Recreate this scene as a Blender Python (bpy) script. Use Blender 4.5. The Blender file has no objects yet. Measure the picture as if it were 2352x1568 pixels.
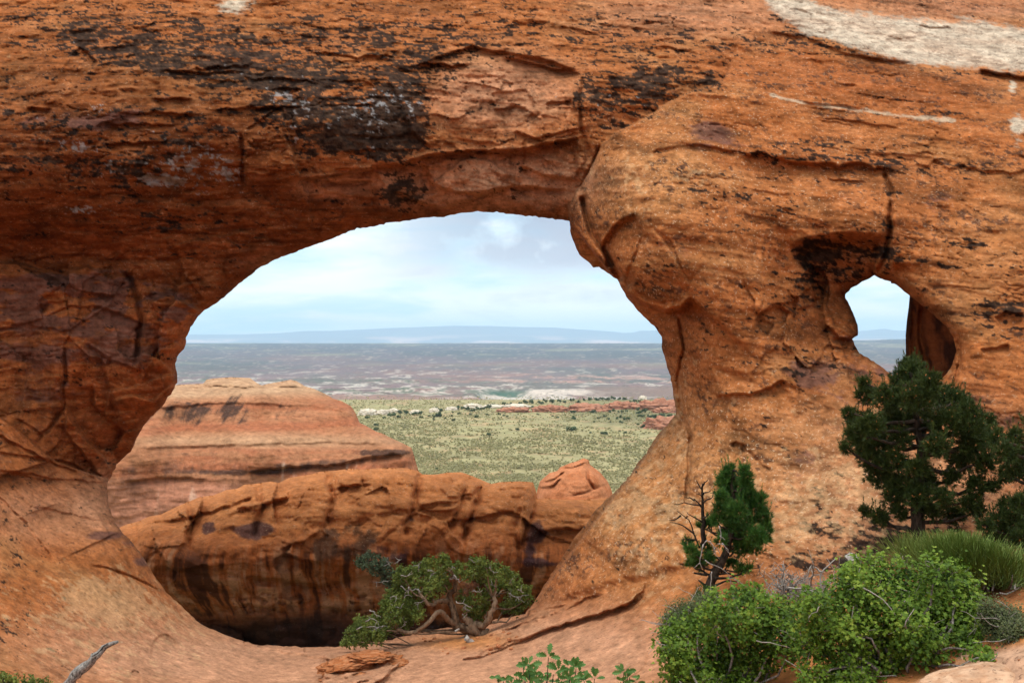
import bpy, math, random
import numpy as np
from math import radians as R

# ------------------------------------------------------------------ camera, sky, sun, exposure
SC = bpy.context.scene
COL = SC.collection
F = 995.0                        # focal length in pixels of a 1024 px wide frame
S = 1024.0 / 2352.0              # survey units of the photograph -> pixels
cam_d = bpy.data.cameras.new("camera")
cam = bpy.data.objects.new("camera", cam_d)
COL.objects.link(cam)
cam_d.sensor_width = 36.0
cam_d.lens = 36.0 * F / 1024.0
cam_d.clip_start = 0.1
cam_d.clip_end = 60000.0
cam.rotation_euler = (R(90), 0, 0)
SC.camera = cam

SUN_EL, SUN_AZ = R(72), R(215)   # azimuth from +Y, clockwise: high, behind the camera
sun_d = bpy.data.lights.new("sun", 'SUN')
sun_d.energy = 1.3
sun_d.angle = R(16)
sun_d.color = (1.0, 0.95, 0.87)
sun = bpy.data.objects.new("sun", sun_d)
COL.objects.link(sun)
from mathutils import Vector
_sd = Vector((math.sin(SUN_AZ) * math.cos(SUN_EL), math.cos(SUN_AZ) * math.cos(SUN_EL), math.sin(SUN_EL)))
sun.rotation_euler = _sd.to_track_quat('Z', 'Y').to_euler()
sun.location = (0, -20, 60)

W = bpy.data.worlds.new("World")
SC.world = W
W.use_nodes = True
nt = W.node_tree
nt.nodes.clear()


class NT:
    """small node-tree writer"""
    def __init__(s, tree):
        s.t = tree

    def n(s, typ, ins=None, **kw):
        nd = s.t.nodes.new(typ)
        for k, v in kw.items():
            setattr(nd, k, v)
        for k, v in (ins or {}).items():
            sock = nd.inputs[k]
            if isinstance(v, tuple) and len(v) == 2 and hasattr(v[0], 'outputs'):
                s.t.links.new(v[0].outputs[v[1]], sock)
            elif hasattr(v, 'outputs'):
                s.t.links.new(v.outputs[0], sock)
            else:
                sock.default_value = v
        return nd

    def ramp(s, fac, stops, interp='LINEAR'):
        nd = s.n('ShaderNodeValToRGB', {'Fac': fac})
        cr = nd.color_ramp
        cr.interpolation = interp
        while len(cr.elements) < len(stops):
            cr.elements.new(0.5)
        for e, (p, c) in zip(cr.elements, stops):
            e.position = p
            e.color = (c, c, c, 1) if isinstance(c, (int, float)) else (*c, 1)
        return nd

    def math(s, op, a, b=0.0, c=None, clamp=False):
        ins = {0: a, 1: b}
        if c is not None:
            ins[2] = c
        return s.n('ShaderNodeMath', ins, operation=op, use_clamp=clamp)

    def mix(s, fac, a, b, blend='MIX'):
        nd = s.n('ShaderNodeMix', data_type='RGBA', blend_type=blend)
        for k, v in ((0, fac), (6, a), (7, b)):
            sock = nd.inputs[k]
            if isinstance(v, tuple) and len(v) == 2 and hasattr(v[0], 'outputs'):
                s.t.links.new(v[0].outputs[v[1]], sock)
            elif hasattr(v, 'outputs'):
                s.t.links.new(v.outputs[2] if v.bl_idname == 'ShaderNodeMix' else v.outputs[0], sock)
            elif isinstance(v, tuple):
                sock.default_value = (*v, 1) if len(v) == 3 else v
            else:
                sock.default_value = v
        return nd


w = NT(nt)
tc = w.n('ShaderNodeTexCoord')
sky = w.n('ShaderNodeTexSky', sky_type='NISHITA', sun_disc=False, sun_elevation=SUN_EL, sun_rotation=SUN_AZ,
          altitude=1500.0, air_density=1.0, dust_density=1.0)
mp = w.n('ShaderNodeMapping', {'Vector': (tc, 'Generated'), 'Scale': (2.6, 2.6, 11.0)})
n1 = w.n('ShaderNodeTexNoise', {'Vector': mp, 'Scale': 1.9, 'Detail': 9.0, 'Roughness': 0.52, 'Distortion': 0.35})
mp2 = w.n('ShaderNodeMapping', {'Vector': (tc, 'Generated'), 'Scale': (4.0, 4.0, 26.0), 'Location': (3.1, 0.4, 1.7)})
n2 = w.n('ShaderNodeTexNoise', {'Vector': mp2, 'Scale': 1.6, 'Detail': 8.0, 'Roughness': 0.55, 'Distortion': 0.2})
mp3 = w.n('ShaderNodeMapping', {'Vector': (tc, 'Generated'), 'Scale': (5.0, 5.0, 6.0), 'Rotation': (0, R(-12), 0)})
n3 = w.n('ShaderNodeTexNoise', {'Vector': mp3, 'Scale': 2.6, 'Detail': 9.0, 'Roughness': 0.58})
sep = w.n('ShaderNodeSeparateXYZ', {'Vector': (tc, 'Generated')})
# elevation-led mood: bright thin sheet low, heavy grey base above 5 degrees to the north
elv = w.math('ADD', (sep, 'Z'), w.math('MULTIPLY', w.math('SUBTRACT', (n1, 0), 0.5), 0.16))
band = w.ramp(elv, [(0.050, 0.0), (0.085, 0.8), (0.12, 1.0), (0.30, 0.55), (0.6, 0.25)])
xg = w.math('SUBTRACT', (sep, 'X'), 0.03)
side = w.math('SUBTRACT', 1.0, w.math('MULTIPLY', w.math('MULTIPLY', xg, xg), 26.0), clamp=True)
dark = w.math('MULTIPLY', w.math('MULTIPLY', band, side), w.ramp((n3, 0), [(0.34, 0.25), (0.50, 1.0)]), clamp=True)
thin = w.ramp((n1, 0), [(0.40, (6.4, 8.5, 9.6)), (0.56, (9.9, 10.1, 10.2))])
puff = w.ramp((n2, 0), [(0.54, 0.0), (0.66, 1.0)])
low = w.ramp((sep, 'Z'), [(0.010, 1.0), (0.05, 0.8), (0.09, 0.0)])
cl = w.mix(w.math('MULTIPLY', puff, low), thin, (10.6, 10.3, 9.8))
cl = w.mix(w.math('MULTIPLY', dark, 0.9), cl, (3.7, 4.05, 5.1))
zen = w.ramp((sep, 'Z'), [(0.18, 1.0), (0.75, 0.0)])
cl = w.mix(1.0, cl, w.mix((zen, 0), (1.95, 1.88, 1.76), (1.0, 1.0, 1.0)), 'MULTIPLY')
cover = w.math('MULTIPLY', w.ramp((n1, 0), [(0.32, 0.78), (0.55, 0.97)]), w.ramp((sep, 'Z'), [(0.0, 0.0), (0.004, 1.0)]))
skc = w.mix(cover, (sky, 'Color'), cl)
bg = w.n('ShaderNodeBackground', {'Color': (skc, 2), 'Strength': 0.1})
w.n('ShaderNodeOutputWorld', {'Surface': bg})

SC.view_settings.view_transform = 'Standard'
SC.view_settings.look = 'None'
SC.view_settings.exposure = 0.35
SC.view_settings.gamma = 1.0
SC.view_settings.use_curve_mapping = False
SC.cycles.use_denoising = True
SC.cycles.max_bounces = 6
SC.cycles.diffuse_bounces = 4
SC.cycles.volume_bounces = 1
SC.cycles.transparent_max_bounces = 6
rng = np.random.default_rng(7)

# ------------------------------------------------------------------ numpy tools
_perm = np.random.default_rng(11).permutation(256).astype(np.int32)
_perm = np.concatenate([_perm, _perm])
_g3 = np.random.default_rng(12).normal(size=(256, 3)).astype(np.float32)
_g3 /= np.linalg.norm(_g3, axis=1, keepdims=True)


def perlin(x, y, z, seed=0):
    x = np.asarray(x, np.float32).ravel() + seed * 17.31
    y = np.asarray(y, np.float32).ravel() + seed * 7.77
    z = np.asarray(z, np.float32).ravel() + seed * 3.13
    xi, yi, zi = np.floor(x), np.floor(y), np.floor(z)
    fx, fy, fz = x - xi, y - yi, z - zi
    xi = xi.astype(np.int32) & 255
    yi = yi.astype(np.int32) & 255
    zi = zi.astype(np.int32) & 255
    u = fx * fx * fx * (fx * (fx * 6 - 15) + 10)
    v = fy * fy * fy * (fy * (fy * 6 - 15) + 10)
    t = fz * fz * fz * (fz * (fz * 6 - 15) + 10)
    out = 0
    for dx in (0, 1):
        A = _perm[xi + dx]
        wx = u if dx else 1 - u
        for dy in (0, 1):
            B = _perm[A + yi + dy & 511] if False else _perm[(A + yi + dy) & 511]
            wy = v if dy else 1 - v
            for dz in (0, 1):
                g = _g3[_perm[(B + zi + dz) & 511]]
                wz = t if dz else 1 - t
                out = out + (g[:, 0] * (fx - dx) + g[:, 1] * (fy - dy) + g[:, 2] * (fz - dz)) * wx * wy * wz
    return out * 1.5


def fbm(x, y, z, octv=5, gain=0.5, lac=2.03, seed=0, ridge=False):
    x = np.asarray(x, np.float32)
    a, s, tot = 1.0, np.zeros(x.size, np.float32), 0.0
    f = 1.0
    for k in range(octv):
        p = perlin(x.ravel() * f, np.asarray(y, np.float32).ravel() * f, np.asarray(z, np.float32).ravel() * f, seed + k)
        s += a * ((0.5 - np.abs(p)) * 2 if ridge else p)
        tot += a
        a *= gain
        f *= lac
    return (s / tot * 1.6).reshape(x.shape)


def sst(a, b, x):
    t = np.clip((x - a) / (b - a), 0, 1)
    return t * t * (3 - 2 * t)


def tps(ctrl, x, y, smooth=1e-4, k=2352.0):
    """thin-plate spline through (x, y, value) points"""
    c = np.array(ctrl, np.float64)
    P, val = c[:, :2] / k, c[:, 2]
    n = len(P)

    def U(r2):
        return np.where(r2 > 0, r2 * np.log(r2 + 1e-20), 0)
    d2 = ((P[:, None] - P[None]) ** 2).sum(-1)
    A = np.zeros((n + 3, n + 3))
    A[:n, :n] = U(d2) + np.eye(n) * smooth
    A[:n, n] = 1
    A[:n, n + 1:] = P
    A[n, :n] = 1
    A[n + 1:, :n] = P.T
    sol = np.linalg.solve(A, np.concatenate([val, [0, 0, 0]]))
    xf, yf = x.ravel() / k, y.ravel() / k
    out = sol[n] + sol[n + 1] * xf + sol[n + 2] * yf
    for i in range(n):
        out = out + sol[i] * U((xf - P[i, 0]) ** 2 + (yf - P[i, 1]) ** 2)
    return out.reshape(x.shape).astype(np.float32)


def seg_dist(poly, x, y, closed=False):
    """distance to a polyline, side (+ = right of travel / below when going right), arc position 0..1"""
    P = np.array(poly, np.float32)
    if closed:
        P = np.vstack([P, P[:1]])
    best = np.full(x.shape, 1e9, np.float32)
    side = np.zeros(x.shape, np.float32)
    pos = np.zeros(x.shape, np.float32)
    L = np.linalg.norm(np.diff(P, axis=0), axis=1)
    tot, acc = L.sum(), 0.0
    for i in range(len(P) - 1):
        ax, ay = P[i]
        dx, dy = P[i + 1] - P[i]
        l2 = dx * dx + dy * dy + 1e-9
        t = np.clip(((x - ax) * dx + (y - ay) * dy) / l2, 0, 1)
        ex, ey = x - ax - t * dx, y - ay - t * dy
        d = np.sqrt(ex * ex + ey * ey)
        m = d < best
        best = np.where(m, d, best)
        side = np.where(m, np.sign(dx * (y - ay) - dy * (x - ax)), side)
        pos = np.where(m, (acc + t * L[i]) / tot, pos)
        acc += L[i]
    return best, side, pos


def inside(poly, x, y):
    P = np.array(poly, np.float32)
    r = np.zeros(x.shape, bool)
    j = len(P) - 1
    for i in range(len(P)):
        xi, yi = P[i]
        xj, yj = P[j]
        if yi != yj:
            c = ((yi > y) != (yj > y)) & (x < (xj - xi) * (y - yi) / (yj - yi) + xi)
            r ^= c
        j = i
    return r


def psdf(poly, x, y):
    d, _, _ = seg_dist(poly, x, y, True)
    return np.where(inside(poly, x, y), -d, d)


def near(poly, x, y, pad):
    P = np.array(poly)
    return np.nonzero((x > P[:, 0].min() - pad) & (x < P[:, 0].max() + pad) & (y > P[:, 1].min() - pad) & (y < P[:, 1].max() + pad))


def wob(poly, amp, seed=0, n=6):
    """the same line with natural small wander"""
    P = np.array(poly, np.float32)
    r = np.random.default_rng(seed)
    out = []
    for i in range(len(P) - 1):
        nn = max(2, int(np.linalg.norm(P[i + 1] - P[i]) / 14))
        for k in range(nn):
            p = P[i] + (P[i + 1] - P[i]) * k / nn
            out.append(p + (r.normal(size=2) * amp if (i or k) else 0))
    out.append(P[-1])
    return np.array(out)


def ray(xv, yv, D):
    """survey point at depth D -> world"""
    return np.stack([(xv * S - 512.0) / F * D, D, (341.0 - yv * S) / F * D], -1)


def wp(xv, yv, D):
    return np.array([(xv * S - 512.0) / F * D, D, (341.0 - yv * S) / F * D])


# ------------------------------------------------------------------ mesh + object tools
def new_mesh(name, verts, loops, sizes, attrs=None, cols=None, smooth=True):
    me = bpy.data.meshes.new(name)
    verts = np.asarray(verts, np.float32)
    loops = np.asarray(loops, np.int32).ravel()
    sizes = np.asarray(sizes, np.int32)
    me.vertices.add(len(verts))
    me.vertices.foreach_set("co", verts.ravel())
    me.loops.add(len(loops))
    me.loops.foreach_set("vertex_index", loops)
    me.polygons.add(len(sizes))
    st = np.zeros(len(sizes), np.int32)
    st[1:] = np.cumsum(sizes)[:-1]
    me.polygons.foreach_set("loop_start", st)
    me.polygons.foreach_set("loop_total", sizes)
    me.polygons.foreach_set("use_smooth", np.full(len(sizes), smooth, bool))
    for k, a in (attrs or {}).items():
        at = me.attributes.new(k, 'FLOAT', 'POINT')
        at.data.foreach_set("value", np.asarray(a, np.float32).ravel())
    for k, a in (cols or {}).items():
        at = me.attributes.new(k, 'FLOAT_COLOR', 'POINT')
        c = np.ones((len(verts), 4), np.float32)
        c[:, :3] = a
        at.data.foreach_set("color", c.ravel())
    me.update(calc_edges=True)
    me.validate()
    return me


def link(name, me, mat, parent=None, loc=None):
    o = bpy.data.objects.new(name, me)
    COL.objects.link(o)
    if me is not None and mat is not None:
        me.materials.append(mat)
    if parent is not None:
        o.parent = parent
    if loc is not None:
        o.location = loc
    return o


def tag(o, label=None, cat=None, group=None, kind=None):
    if label:
        o["label"] = label
    if cat:
        o["category"] = cat
    if group:
        o["group"] = group
    if kind:
        o["kind"] = kind
    return o


def empty(name, loc, label, cat, group=None):
    o = bpy.data.objects.new(name, None)
    COL.objects.link(o)
    o.location = loc
    return tag(o, label, cat, group)


def child(name, me, mat, root):
    """part whose mesh was made in world space, under a root standing at its base"""
    o = link(name, me, mat, root)
    top = root
    v = Vector(top.location)
    while top.parent is not None:
        top = top.parent
        v += Vector(top.location)
    me.transform(__import__('mathutils').Matrix.Translation(-v))
    return o


def grid_faces(nr, nc):
    i = np.arange(nr - 1)[:, None] * nc + np.arange(nc - 1)[None]
    return np.stack([i, i + nc, i + nc + 1, i + 1], -1).reshape(-1, 4)


# ------------------------------------------------------------------ materials
def mat(name):
    m = bpy.data.materials.new(name)
    m.use_nodes = True
    m.node_tree.nodes.clear()
    return m, NT(m.node_tree)


def rock_mat(name, fine=1.0, speck=1.0, bump=1.0, rough=0.92):
    """sandstone: colour from the surveyed beds and stains, broken up by procedural grain, lichen specks and bump"""
    m, g = mat(name)
    geo = g.n('ShaderNodeNewGeometry')
    a = g.n('ShaderNodeAttribute', attribute_name='tint')
    li = g.n('ShaderNodeAttribute', attribute_name='lichen')
    na = g.n('ShaderNodeTexNoise', {'Vector': (geo, 'Position'), 'Scale': 9.0 * fine, 'Detail': 8.0, 'Roughness': 0.68})
    va = g.ramp((na, 0), [(0.28, 0.70), (0.5, 1.0), (0.72, 1.30)])
    c = g.mix(1.0, (a, 'Color'), va, 'MULTIPLY')
    # bed-parallel grain
    mp = g.n('ShaderNodeMapping', {'Vector': (geo, 'Position'), 'Scale': (2.2 * fine, 2.2 * fine, 15.0 * fine)})
    nb = g.n('ShaderNodeTexNoise', {'Vector': mp, 'Scale': 1.0, 'Detail': 6.0, 'Roughness': 0.6})
    c = g.mix(1.0, c, g.ramp((nb, 0), [(0.3, 0.86), (0.7, 1.13)]), 'MULTIPLY')
    # pale specks of lichen and dark pits
    ns = g.n('ShaderNodeTexNoise', {'Vector': (geo, 'Position'), 'Scale': 26.0 * fine, 'Detail': 4.0, 'Roughness': 0.6})
    sp = g.math('MULTIPLY', g.ramp((ns, 0), [(0.60, 0.0), (0.66, 1.0)]), (li, 'Fac'), clamp=True)
    c = g.mix(g.math('MULTIPLY', sp, 0.75 * speck), c, (0.56, 0.40, 0.27))
    pt = g.ramp((ns, 0), [(0.34, 1.0), (0.41, 0.0)])
    c = g.mix(g.math('MULTIPLY', pt, 0.55 * speck), c, (0.07, 0.03, 0.018))
    h = g.math('ADD', (na, 0), g.math('MULTIPLY', (ns, 0), 0.45))
    h = g.math('ADD', h, g.math('MULTIPLY', (nb, 0), 0.25))
    b = g.n('ShaderNodeBump', {'Height': h, 'Strength': 0.6 * bump, 'Distance': 0.035 / fine})
    p = g.n('ShaderNodeBsdfPrincipled', {'Base Color': (c, 2), 'Roughness': rough, 'Normal': b, 'Specular IOR Level': 0.05})
    g.n('ShaderNodeOutputMaterial', {'Surface': p})
    return m


M_ROCK = rock_mat("sandstone")
M_FIN = rock_mat("streaked sandstone", fine=0.65)
M_FAR = rock_mat("far sandstone", fine=0.25, speck=0.6, bump=0.8)
# ------------------------------------------------------------------ relief builder
def relief(us, vs, depth_fn, holes, snap=True):
    """front surface sampled on survey lines (us, vs); cells inside the hole outlines are left out and the rim is fitted"""
    x, y = np.meshgrid(np.asarray(us, np.float32), np.asarray(vs, np.float32))
    hx = np.gradient(np.asarray(us, np.float32))[None, :] + 0 * y
    sd = np.full(x.shape, 1e6, np.float32)
    for h in holes:
        s = -psdf(h[1], x, y) if h[0] == 'in' else psdf(h[1], x, y)
        sd = np.minimum(sd, s)
    if snap:
        gy, gx = np.gradient(sd)
        gx = gx / np.gradient(np.asarray(us, np.float32))[None, :]
        gy = gy / np.gradient(np.asarray(vs, np.float32))[:, None]
        gl = np.sqrt(gx * gx + gy * gy) + 1e-6
        m = np.abs(sd) < 0.75 * hx
        x = np.where(m, x - sd * gx / gl, x)
        y = np.where(m, y - sd * gy / gl, y)
        keep = sd > -0.75 * hx
        sd = np.where(m, 0, sd)
    else:
        keep = sd >= 0
    D = depth_fn(x, y, np.maximum(sd, 0))
    return x, y, sd, D, keep


def relief_parts(x, y, D, keep, thick, cols, lich, region=None, nreg=1, back=True):
    """-> list of (verts, loops, sizes, cols, lichen) : front + rim + coarse back for every region"""
    nr, nc = x.shape
    P = ray(x, y, D).reshape(-1, 3)
    fc = grid_faces(nr, nc)
    k = keep.ravel()
    fc = fc[k[fc].all(1)]
    reg = np.zeros(len(fc), int) if region is None else region(x.ravel()[fc].mean(1), y.ravel()[fc].mean(1))
    # rim edges: used once
    e = np.concatenate([fc[:, [0, 1]], fc[:, [1, 2]], fc[:, [2, 3]], fc[:, [3, 0]]])
    er = np.concatenate([reg] * 4)
    key = np.minimum(e[:, 0], e[:, 1]).astype(np.int64) * (nr * nc) + np.maximum(e[:, 0], e[:, 1])
    uq, idx, cnt = np.unique(key, return_index=True, return_counts=True)
    be, br = e[idx[cnt == 1]], er[idx[cnt == 1]]
    tint, lich = cols.reshape(-1, 3), lich.ravel()
    if back:
        st = 5
        ri = np.unique(np.r_[np.arange(0, nr, st), nr - 1])
        ci = np.unique(np.r_[np.arange(0, nc, st), nc - 1])
        bx, by, bD = x[np.ix_(ri, ci)], y[np.ix_(ri, ci)], D[np.ix_(ri, ci)]
        PB = ray(bx, by, bD + thick * 0.985).reshape(-1, 3)
        kb = keep[np.ix_(ri, ci)].ravel()
        tb = cols[np.ix_(ri, ci)].reshape(-1, 3)
        fb = grid_faces(len(ri), len(ci))
        fb = fb[kb[fb].all(1)][:, ::-1]
        rb = np.zeros(len(fb), int) if region is None else region(bx.ravel()[fb].mean(1), by.ravel()[fb].mean(1))
    out = []
    for r in range(nreg):
        f = fc[reg == r]
        used = np.unique(f)
        mp = np.full(nr * nc, -1, np.int64)
        mp[used] = np.arange(len(used))
        V, Fc, T, Lc = [P[used]], [mp[f]], [tint[used]], [lich[used]]
        n = len(used)
        b = be[br == r]
        if len(b):
            ub = np.unique(b)
            mb = np.full(nr * nc, -1, np.int64)
            mb[ub] = np.arange(len(ub))
            Pa = P[ub]
            dirv = Pa / Pa[:, 1:2]
            for q in range(3):
                V.append(Pa + dirv * (thick * q / 2.0))
                T.append(tint[ub])
                Lc.append(lich[ub] * 0)
            m_ = len(ub)
            for q in range(2):
                a0, a1 = mb[b[:, 0]] + n + q * m_, mb[b[:, 1]] + n + q * m_
                Fc.append(np.stack([a1, a0, a0 + m_, a1 + m_], 1))
            n += 3 * m_
        if back and (rb == r).any():
            f2 = fb[rb == r]
            u2 = np.unique(f2)
            m2 = np.full(len(PB), -1, np.int64)
            m2[u2] = np.arange(len(u2)) + n
            V.append(PB[u2])
            T.append(tb[u2])
            Lc.append(np.zeros(len(u2)))
            Fc.append(m2[f2])
            n += len(u2)
        V, Fc, T, Lc = np.concatenate(V), np.concatenate(Fc), np.concatenate(T), np.concatenate(Lc)
        out.append((V, Fc.ravel(), np.full(len(Fc), 4), T, Lc))
    return out


def lip(Da, x, y, poly, h, L, w=2.0, seed=1, amp=1.5, taper=0.12):
    """a ledge: below/right of the line the face drops back by h and recovers over L"""
    poly = wob(poly, amp, seed)
    ii = near(poly, x, y, L * 3 + 6)
    d, s, t = seg_dist(poly, x[ii], y[ii])
    e = np.minimum(sst(0, taper, t), sst(0, taper, 1 - t)) if taper > 0 else 1.0
    side = s * d
    f = np.where(side > -w, sst(-w, w, side), 0) * np.exp(-np.maximum(side, 0) / L)
    # a small nose just above the edge
    nose = np.where(side <= w, np.exp(-(np.abs(side)) / (L * 0.35 + 3)), 0) * 0.25
    tt = np.where((t <= 0.0001) | (t >= 0.9999), np.exp(-d / 6.0), 1.0)
    Da[ii] += h * (f - nose) * e * tt


def groove(Da, x, y, poly, h, w, seed=1, amp=1.2, taper=0.15):
    poly = wob(poly, amp, seed)
    ii = near(poly, x, y, w * 4 + 4)
    d, s, t = seg_dist(poly, x[ii], y[ii])
    e = np.minimum(sst(0, taper, t), sst(0, taper, 1 - t)) if taper > 0 else 1.0
    Da[ii] += h * e * np.exp(-(d / w) ** 2)


def bulge(Da, x, y, cx, cy, rx, ry, h, rot=0.0, p=2.0):
    c, s_ = math.cos(rot), math.sin(rot)
    a = ((x - cx) * c + (y - cy) * s_) / rx
    b = (-(x - cx) * s_ + (y - cy) * c) / ry
    Da -= h * np.exp(-(a * a + b * b) ** (p / 2))


def plate(Da, x, y, poly, h, soft=3.0, seed=1, amp=1.6):
    """a slab or flake standing proud of the face (h < 0: a scar where one fell off)"""
    poly = wob(list(poly) + [poly[0]], amp, seed)[:-1]
    ii = near(poly, x, y, soft + 4)
    s = psdf(poly, x[ii], y[ii])
    Da[ii] -= h * sst(soft, -soft, s)


def scoop(Da, x, y, cx, cy, rx, ry, h, rot=0.0):
    """hollow with a sharp upper rim fading downwards"""
    c, s_ = math.cos(rot), math.sin(rot)
    a = ((x - cx) * c + (y - cy) * s_) / rx
    b = (-(x - cx) * s_ + (y - cy) * c) / ry
    r = np.sqrt(a * a + b * b)
    Da += h * sst(1.0, 0.88, r) * sst(0.9, -0.9, b)


def facets(a, b, m, step, tilt, off, seed, warp=.35):
    """angular broken faces: every cell of the surface is its own tilted plane"""
    r = np.random.default_rng(seed)
    o = np.zeros(a.shape, np.float32)
    ii = np.nonzero(m > .02)
    if len(ii[0]) == 0:
        return o
    u, v = a[ii] / step, b[ii] / step
    wu = u + warp * fbm(u * .9, v * .9, u * 0 + seed, 3, .55, seed=seed)
    wv = v + warp * fbm(u * .9, v * .9, u * 0 + seed + 9, 3, .55, seed=seed + 5)
    iu, iv = np.floor(wu).astype(int), np.floor(wv).astype(int)
    best, bi, bj = np.full(u.shape, 9e9), iu, iv
    H = r.uniform(0, 1, (64, 64, 5))
    for di in (-1, 0, 1):
        for dj in (-1, 0, 1):
            ci, cj = iu + di, iv + dj
            h = H[ci % 64, cj % 64]
            d = (ci + h[:, 0] - wu) ** 2 + (cj + h[:, 1] - wv) ** 2
            k = d < best
            best = np.where(k, d, best)
            bi, bj = np.where(k, ci, bi), np.where(k, cj, bj)
    h = H[bi % 64, bj % 64]
    o[ii] = ((h[:, 2] - .5) * 2 * tilt * (wu - bi - h[:, 0]) + (h[:, 3] - .5) * 2 * tilt * (wv - bj - h[:, 1]) + (h[:, 4] - .5) * 2 * off) * m[ii]
    return o


def blobs(x, y, lst, base=0.0):
    o = np.full(x.shape, base, np.float32)
    for bb in lst:
        cx, cy, rx, ry, st = bb[:5]
        rot = R(bb[5]) if len(bb) > 5 else 0.0
        c, s_ = math.cos(rot), math.sin(rot)
        a = ((x - cx) * c + (y - cy) * s_) / rx
        b = (-(x - cx) * s_ + (y - cy) * c) / ry
        o += st * np.exp(-(a * a + b * b) ** 1.5)
    return o


def lerp(a, b, t):
    t = t[..., None]
    return a * (1 - t) + np.asarray(b, np.float32) * t


# ------------------------------------------------------------------ the arch and the slickrock it stands on
OPENING = [(465, 715), (490, 700), (520, 676), (560, 641), (600, 612), (640, 592), (700, 570), (760, 548), (820, 524), (850, 521),
           (880, 513), (940, 505), (975, 499), (1020, 497), (1060, 489), (1085, 487), (1096, 482), (1110, 487), (1140, 487), (1200, 494), (1260, 501), (1308, 506),
           (1310, 530), (1318, 556), (1330, 585), (1352, 601), (1362, 613), (1376, 612), (1400, 630), (1418, 640), (1430, 665), (1442, 686), (1460, 707), (1482, 730), (1503, 748), (1520, 772),
           (1521, 800), (1530, 830), (1535, 850), (1545, 885), (1548, 915), (1553, 948), (1540, 966), (1520, 986), (1500, 1010), (1485, 1040),
           (1463, 1062), (1452, 1085), (1432, 1107), (1405, 1136), (1370, 1167), (1345, 1204), (1318, 1235), (1296, 1270), (1278, 1300), (1262, 1325), (1243, 1355), (1222, 1388),
           (1205, 1408), (1170, 1416), (1140, 1420), (1105, 1434), (1060, 1436), (1005, 1443), (950, 1455), (900, 1466), (850, 1474), (790, 1482), (720, 1485), (650, 1482),
           (590, 1479), (521, 1458), (462, 1433), (417, 1390), (382, 1358), (358, 1326), (340, 1298), (326, 1274), (310, 1252), (285, 1226), (264, 1200), (250, 1160), (245, 1110),
           (256, 1090), (268, 1066), (279, 1055), (300, 1036), (308, 1022), (314, 1005), (333, 973), (352, 952), (374, 930), (392, 905), (408, 876), (404, 845), (402, 835),
           (410, 812), (423, 800), (428, 775), (438, 750), (450, 732)]
WINDOW = [(1942, 678), (1955, 661), (1980, 647), (2008, 632), (2032, 642), (2060, 654), (2077, 668), (2092, 680), (2125, 705), (2150, 727), (2175, 752), (2190, 775),
          (2197, 805), (2187, 838), (2170, 862), (2140, 880), (2060, 872), (2032, 846), (2001, 825), (1973, 811), (1962, 791), (1958, 777), (1970, 769), (1971, 751), (1962, 724), (1950, 699)]
BUTTRESS = [(1309, 508), (1309, 470), (1325, 438), (1345, 410), (1367, 372), (1384, 330), (1420, 303), (1478, 275), (1530, 240), (1598, 206), (1640, 196), (1662, 182), (1690, 120),
            (1750, -400), (3200, -400), (3200, 1900), (1150, 1900), (1215, 1395), (1480, 1050), (1553, 948), (1450, 690)]
GROUND = [(-900, 945), (-20, 945), (30, 978), (70, 1012), (125, 1058), (180, 1078), (248, 1100), (262, 1200), (420, 1392), (590, 1482), (850, 1478), (1105, 1440), (1215, 1397),
          (1300, 1386), (1390, 1352), (1480, 1332), (1590, 1296), (1700, 1335), (1800, 1390), (1900, 1330), (2050, 1272), (2200, 1262), (2352, 1240), (3300, 1200), (3300, 4000), (-900, 4000)]

def ragged(poly, step, amp, seed):
    """a chipped outline"""
    P = np.array(poly + [poly[0]], np.float32)
    r = np.random.default_rng(seed)
    out = []
    for i in range(len(P) - 1):
        n = max(1, int(np.linalg.norm(P[i + 1] - P[i]) / step))
        for k in range(n):
            out.append(P[i] + (P[i + 1] - P[i]) * k / n + r.normal(size=2) * amp)
    return np.array(out)


C_A = [(0, 0, 17.0), (500, 0, 17.6), (1000, 0, 18.6), (1400, 0, 18.9), (1750, 0, 18.3), (0, -300, 19.6), (700, -300, 21), (1500, -300, 22), (-500, 0, 16.4), (-500, 400, 14.6), (-500, 800, 16),
       (0, 120, 16.0), (400, 120, 16.2), (800, 120, 16.9), (1200, 100, 17.6), (1500, 120, 17.3), (0, 280, 15.3), (300, 280, 15.4), (600, 280, 15.8), (850, 270, 16.1), (1100, 240, 16.8), (1350, 250, 16.7), (1600, 180, 16.7),
       (0, 400, 15.1), (300, 400, 15.5), (600, 400, 16.0), (850, 360, 16.2), (1100, 330, 16.75), (1330, 320, 16.7), (1500, 400, 16.9), (0, 500, 15.9), (250, 510, 16.3), (500, 500, 16.7), (700, 480, 16.7), (880, 440, 16.6),
       (1100, 400, 16.7), (1300, 400, 16.8), (1000, 480, 17.3), (1200, 480, 17.5), (0, 580, 17.0), (250, 600, 17.3), (450, 620, 17.5), (650, 560, 17.4), (0, 640, 17.1), (0, 800, 17.0), (200, 700, 17.2), (200, 850, 17.2),
       (350, 740, 17.25), (330, 850, 17.3), (400, 850, 17.7), (450, 700, 17.8), (0, 930, 17.2), (150, 960, 17.6), (300, 930, 17.8), (280, 1030, 18.5), (150, 1060, 17.6), (240, 1100, 18.5), (60, 1020, 17.0), (400, 1300, 19), (800, 700, 18.5), (1500, 700, 18)]
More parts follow.
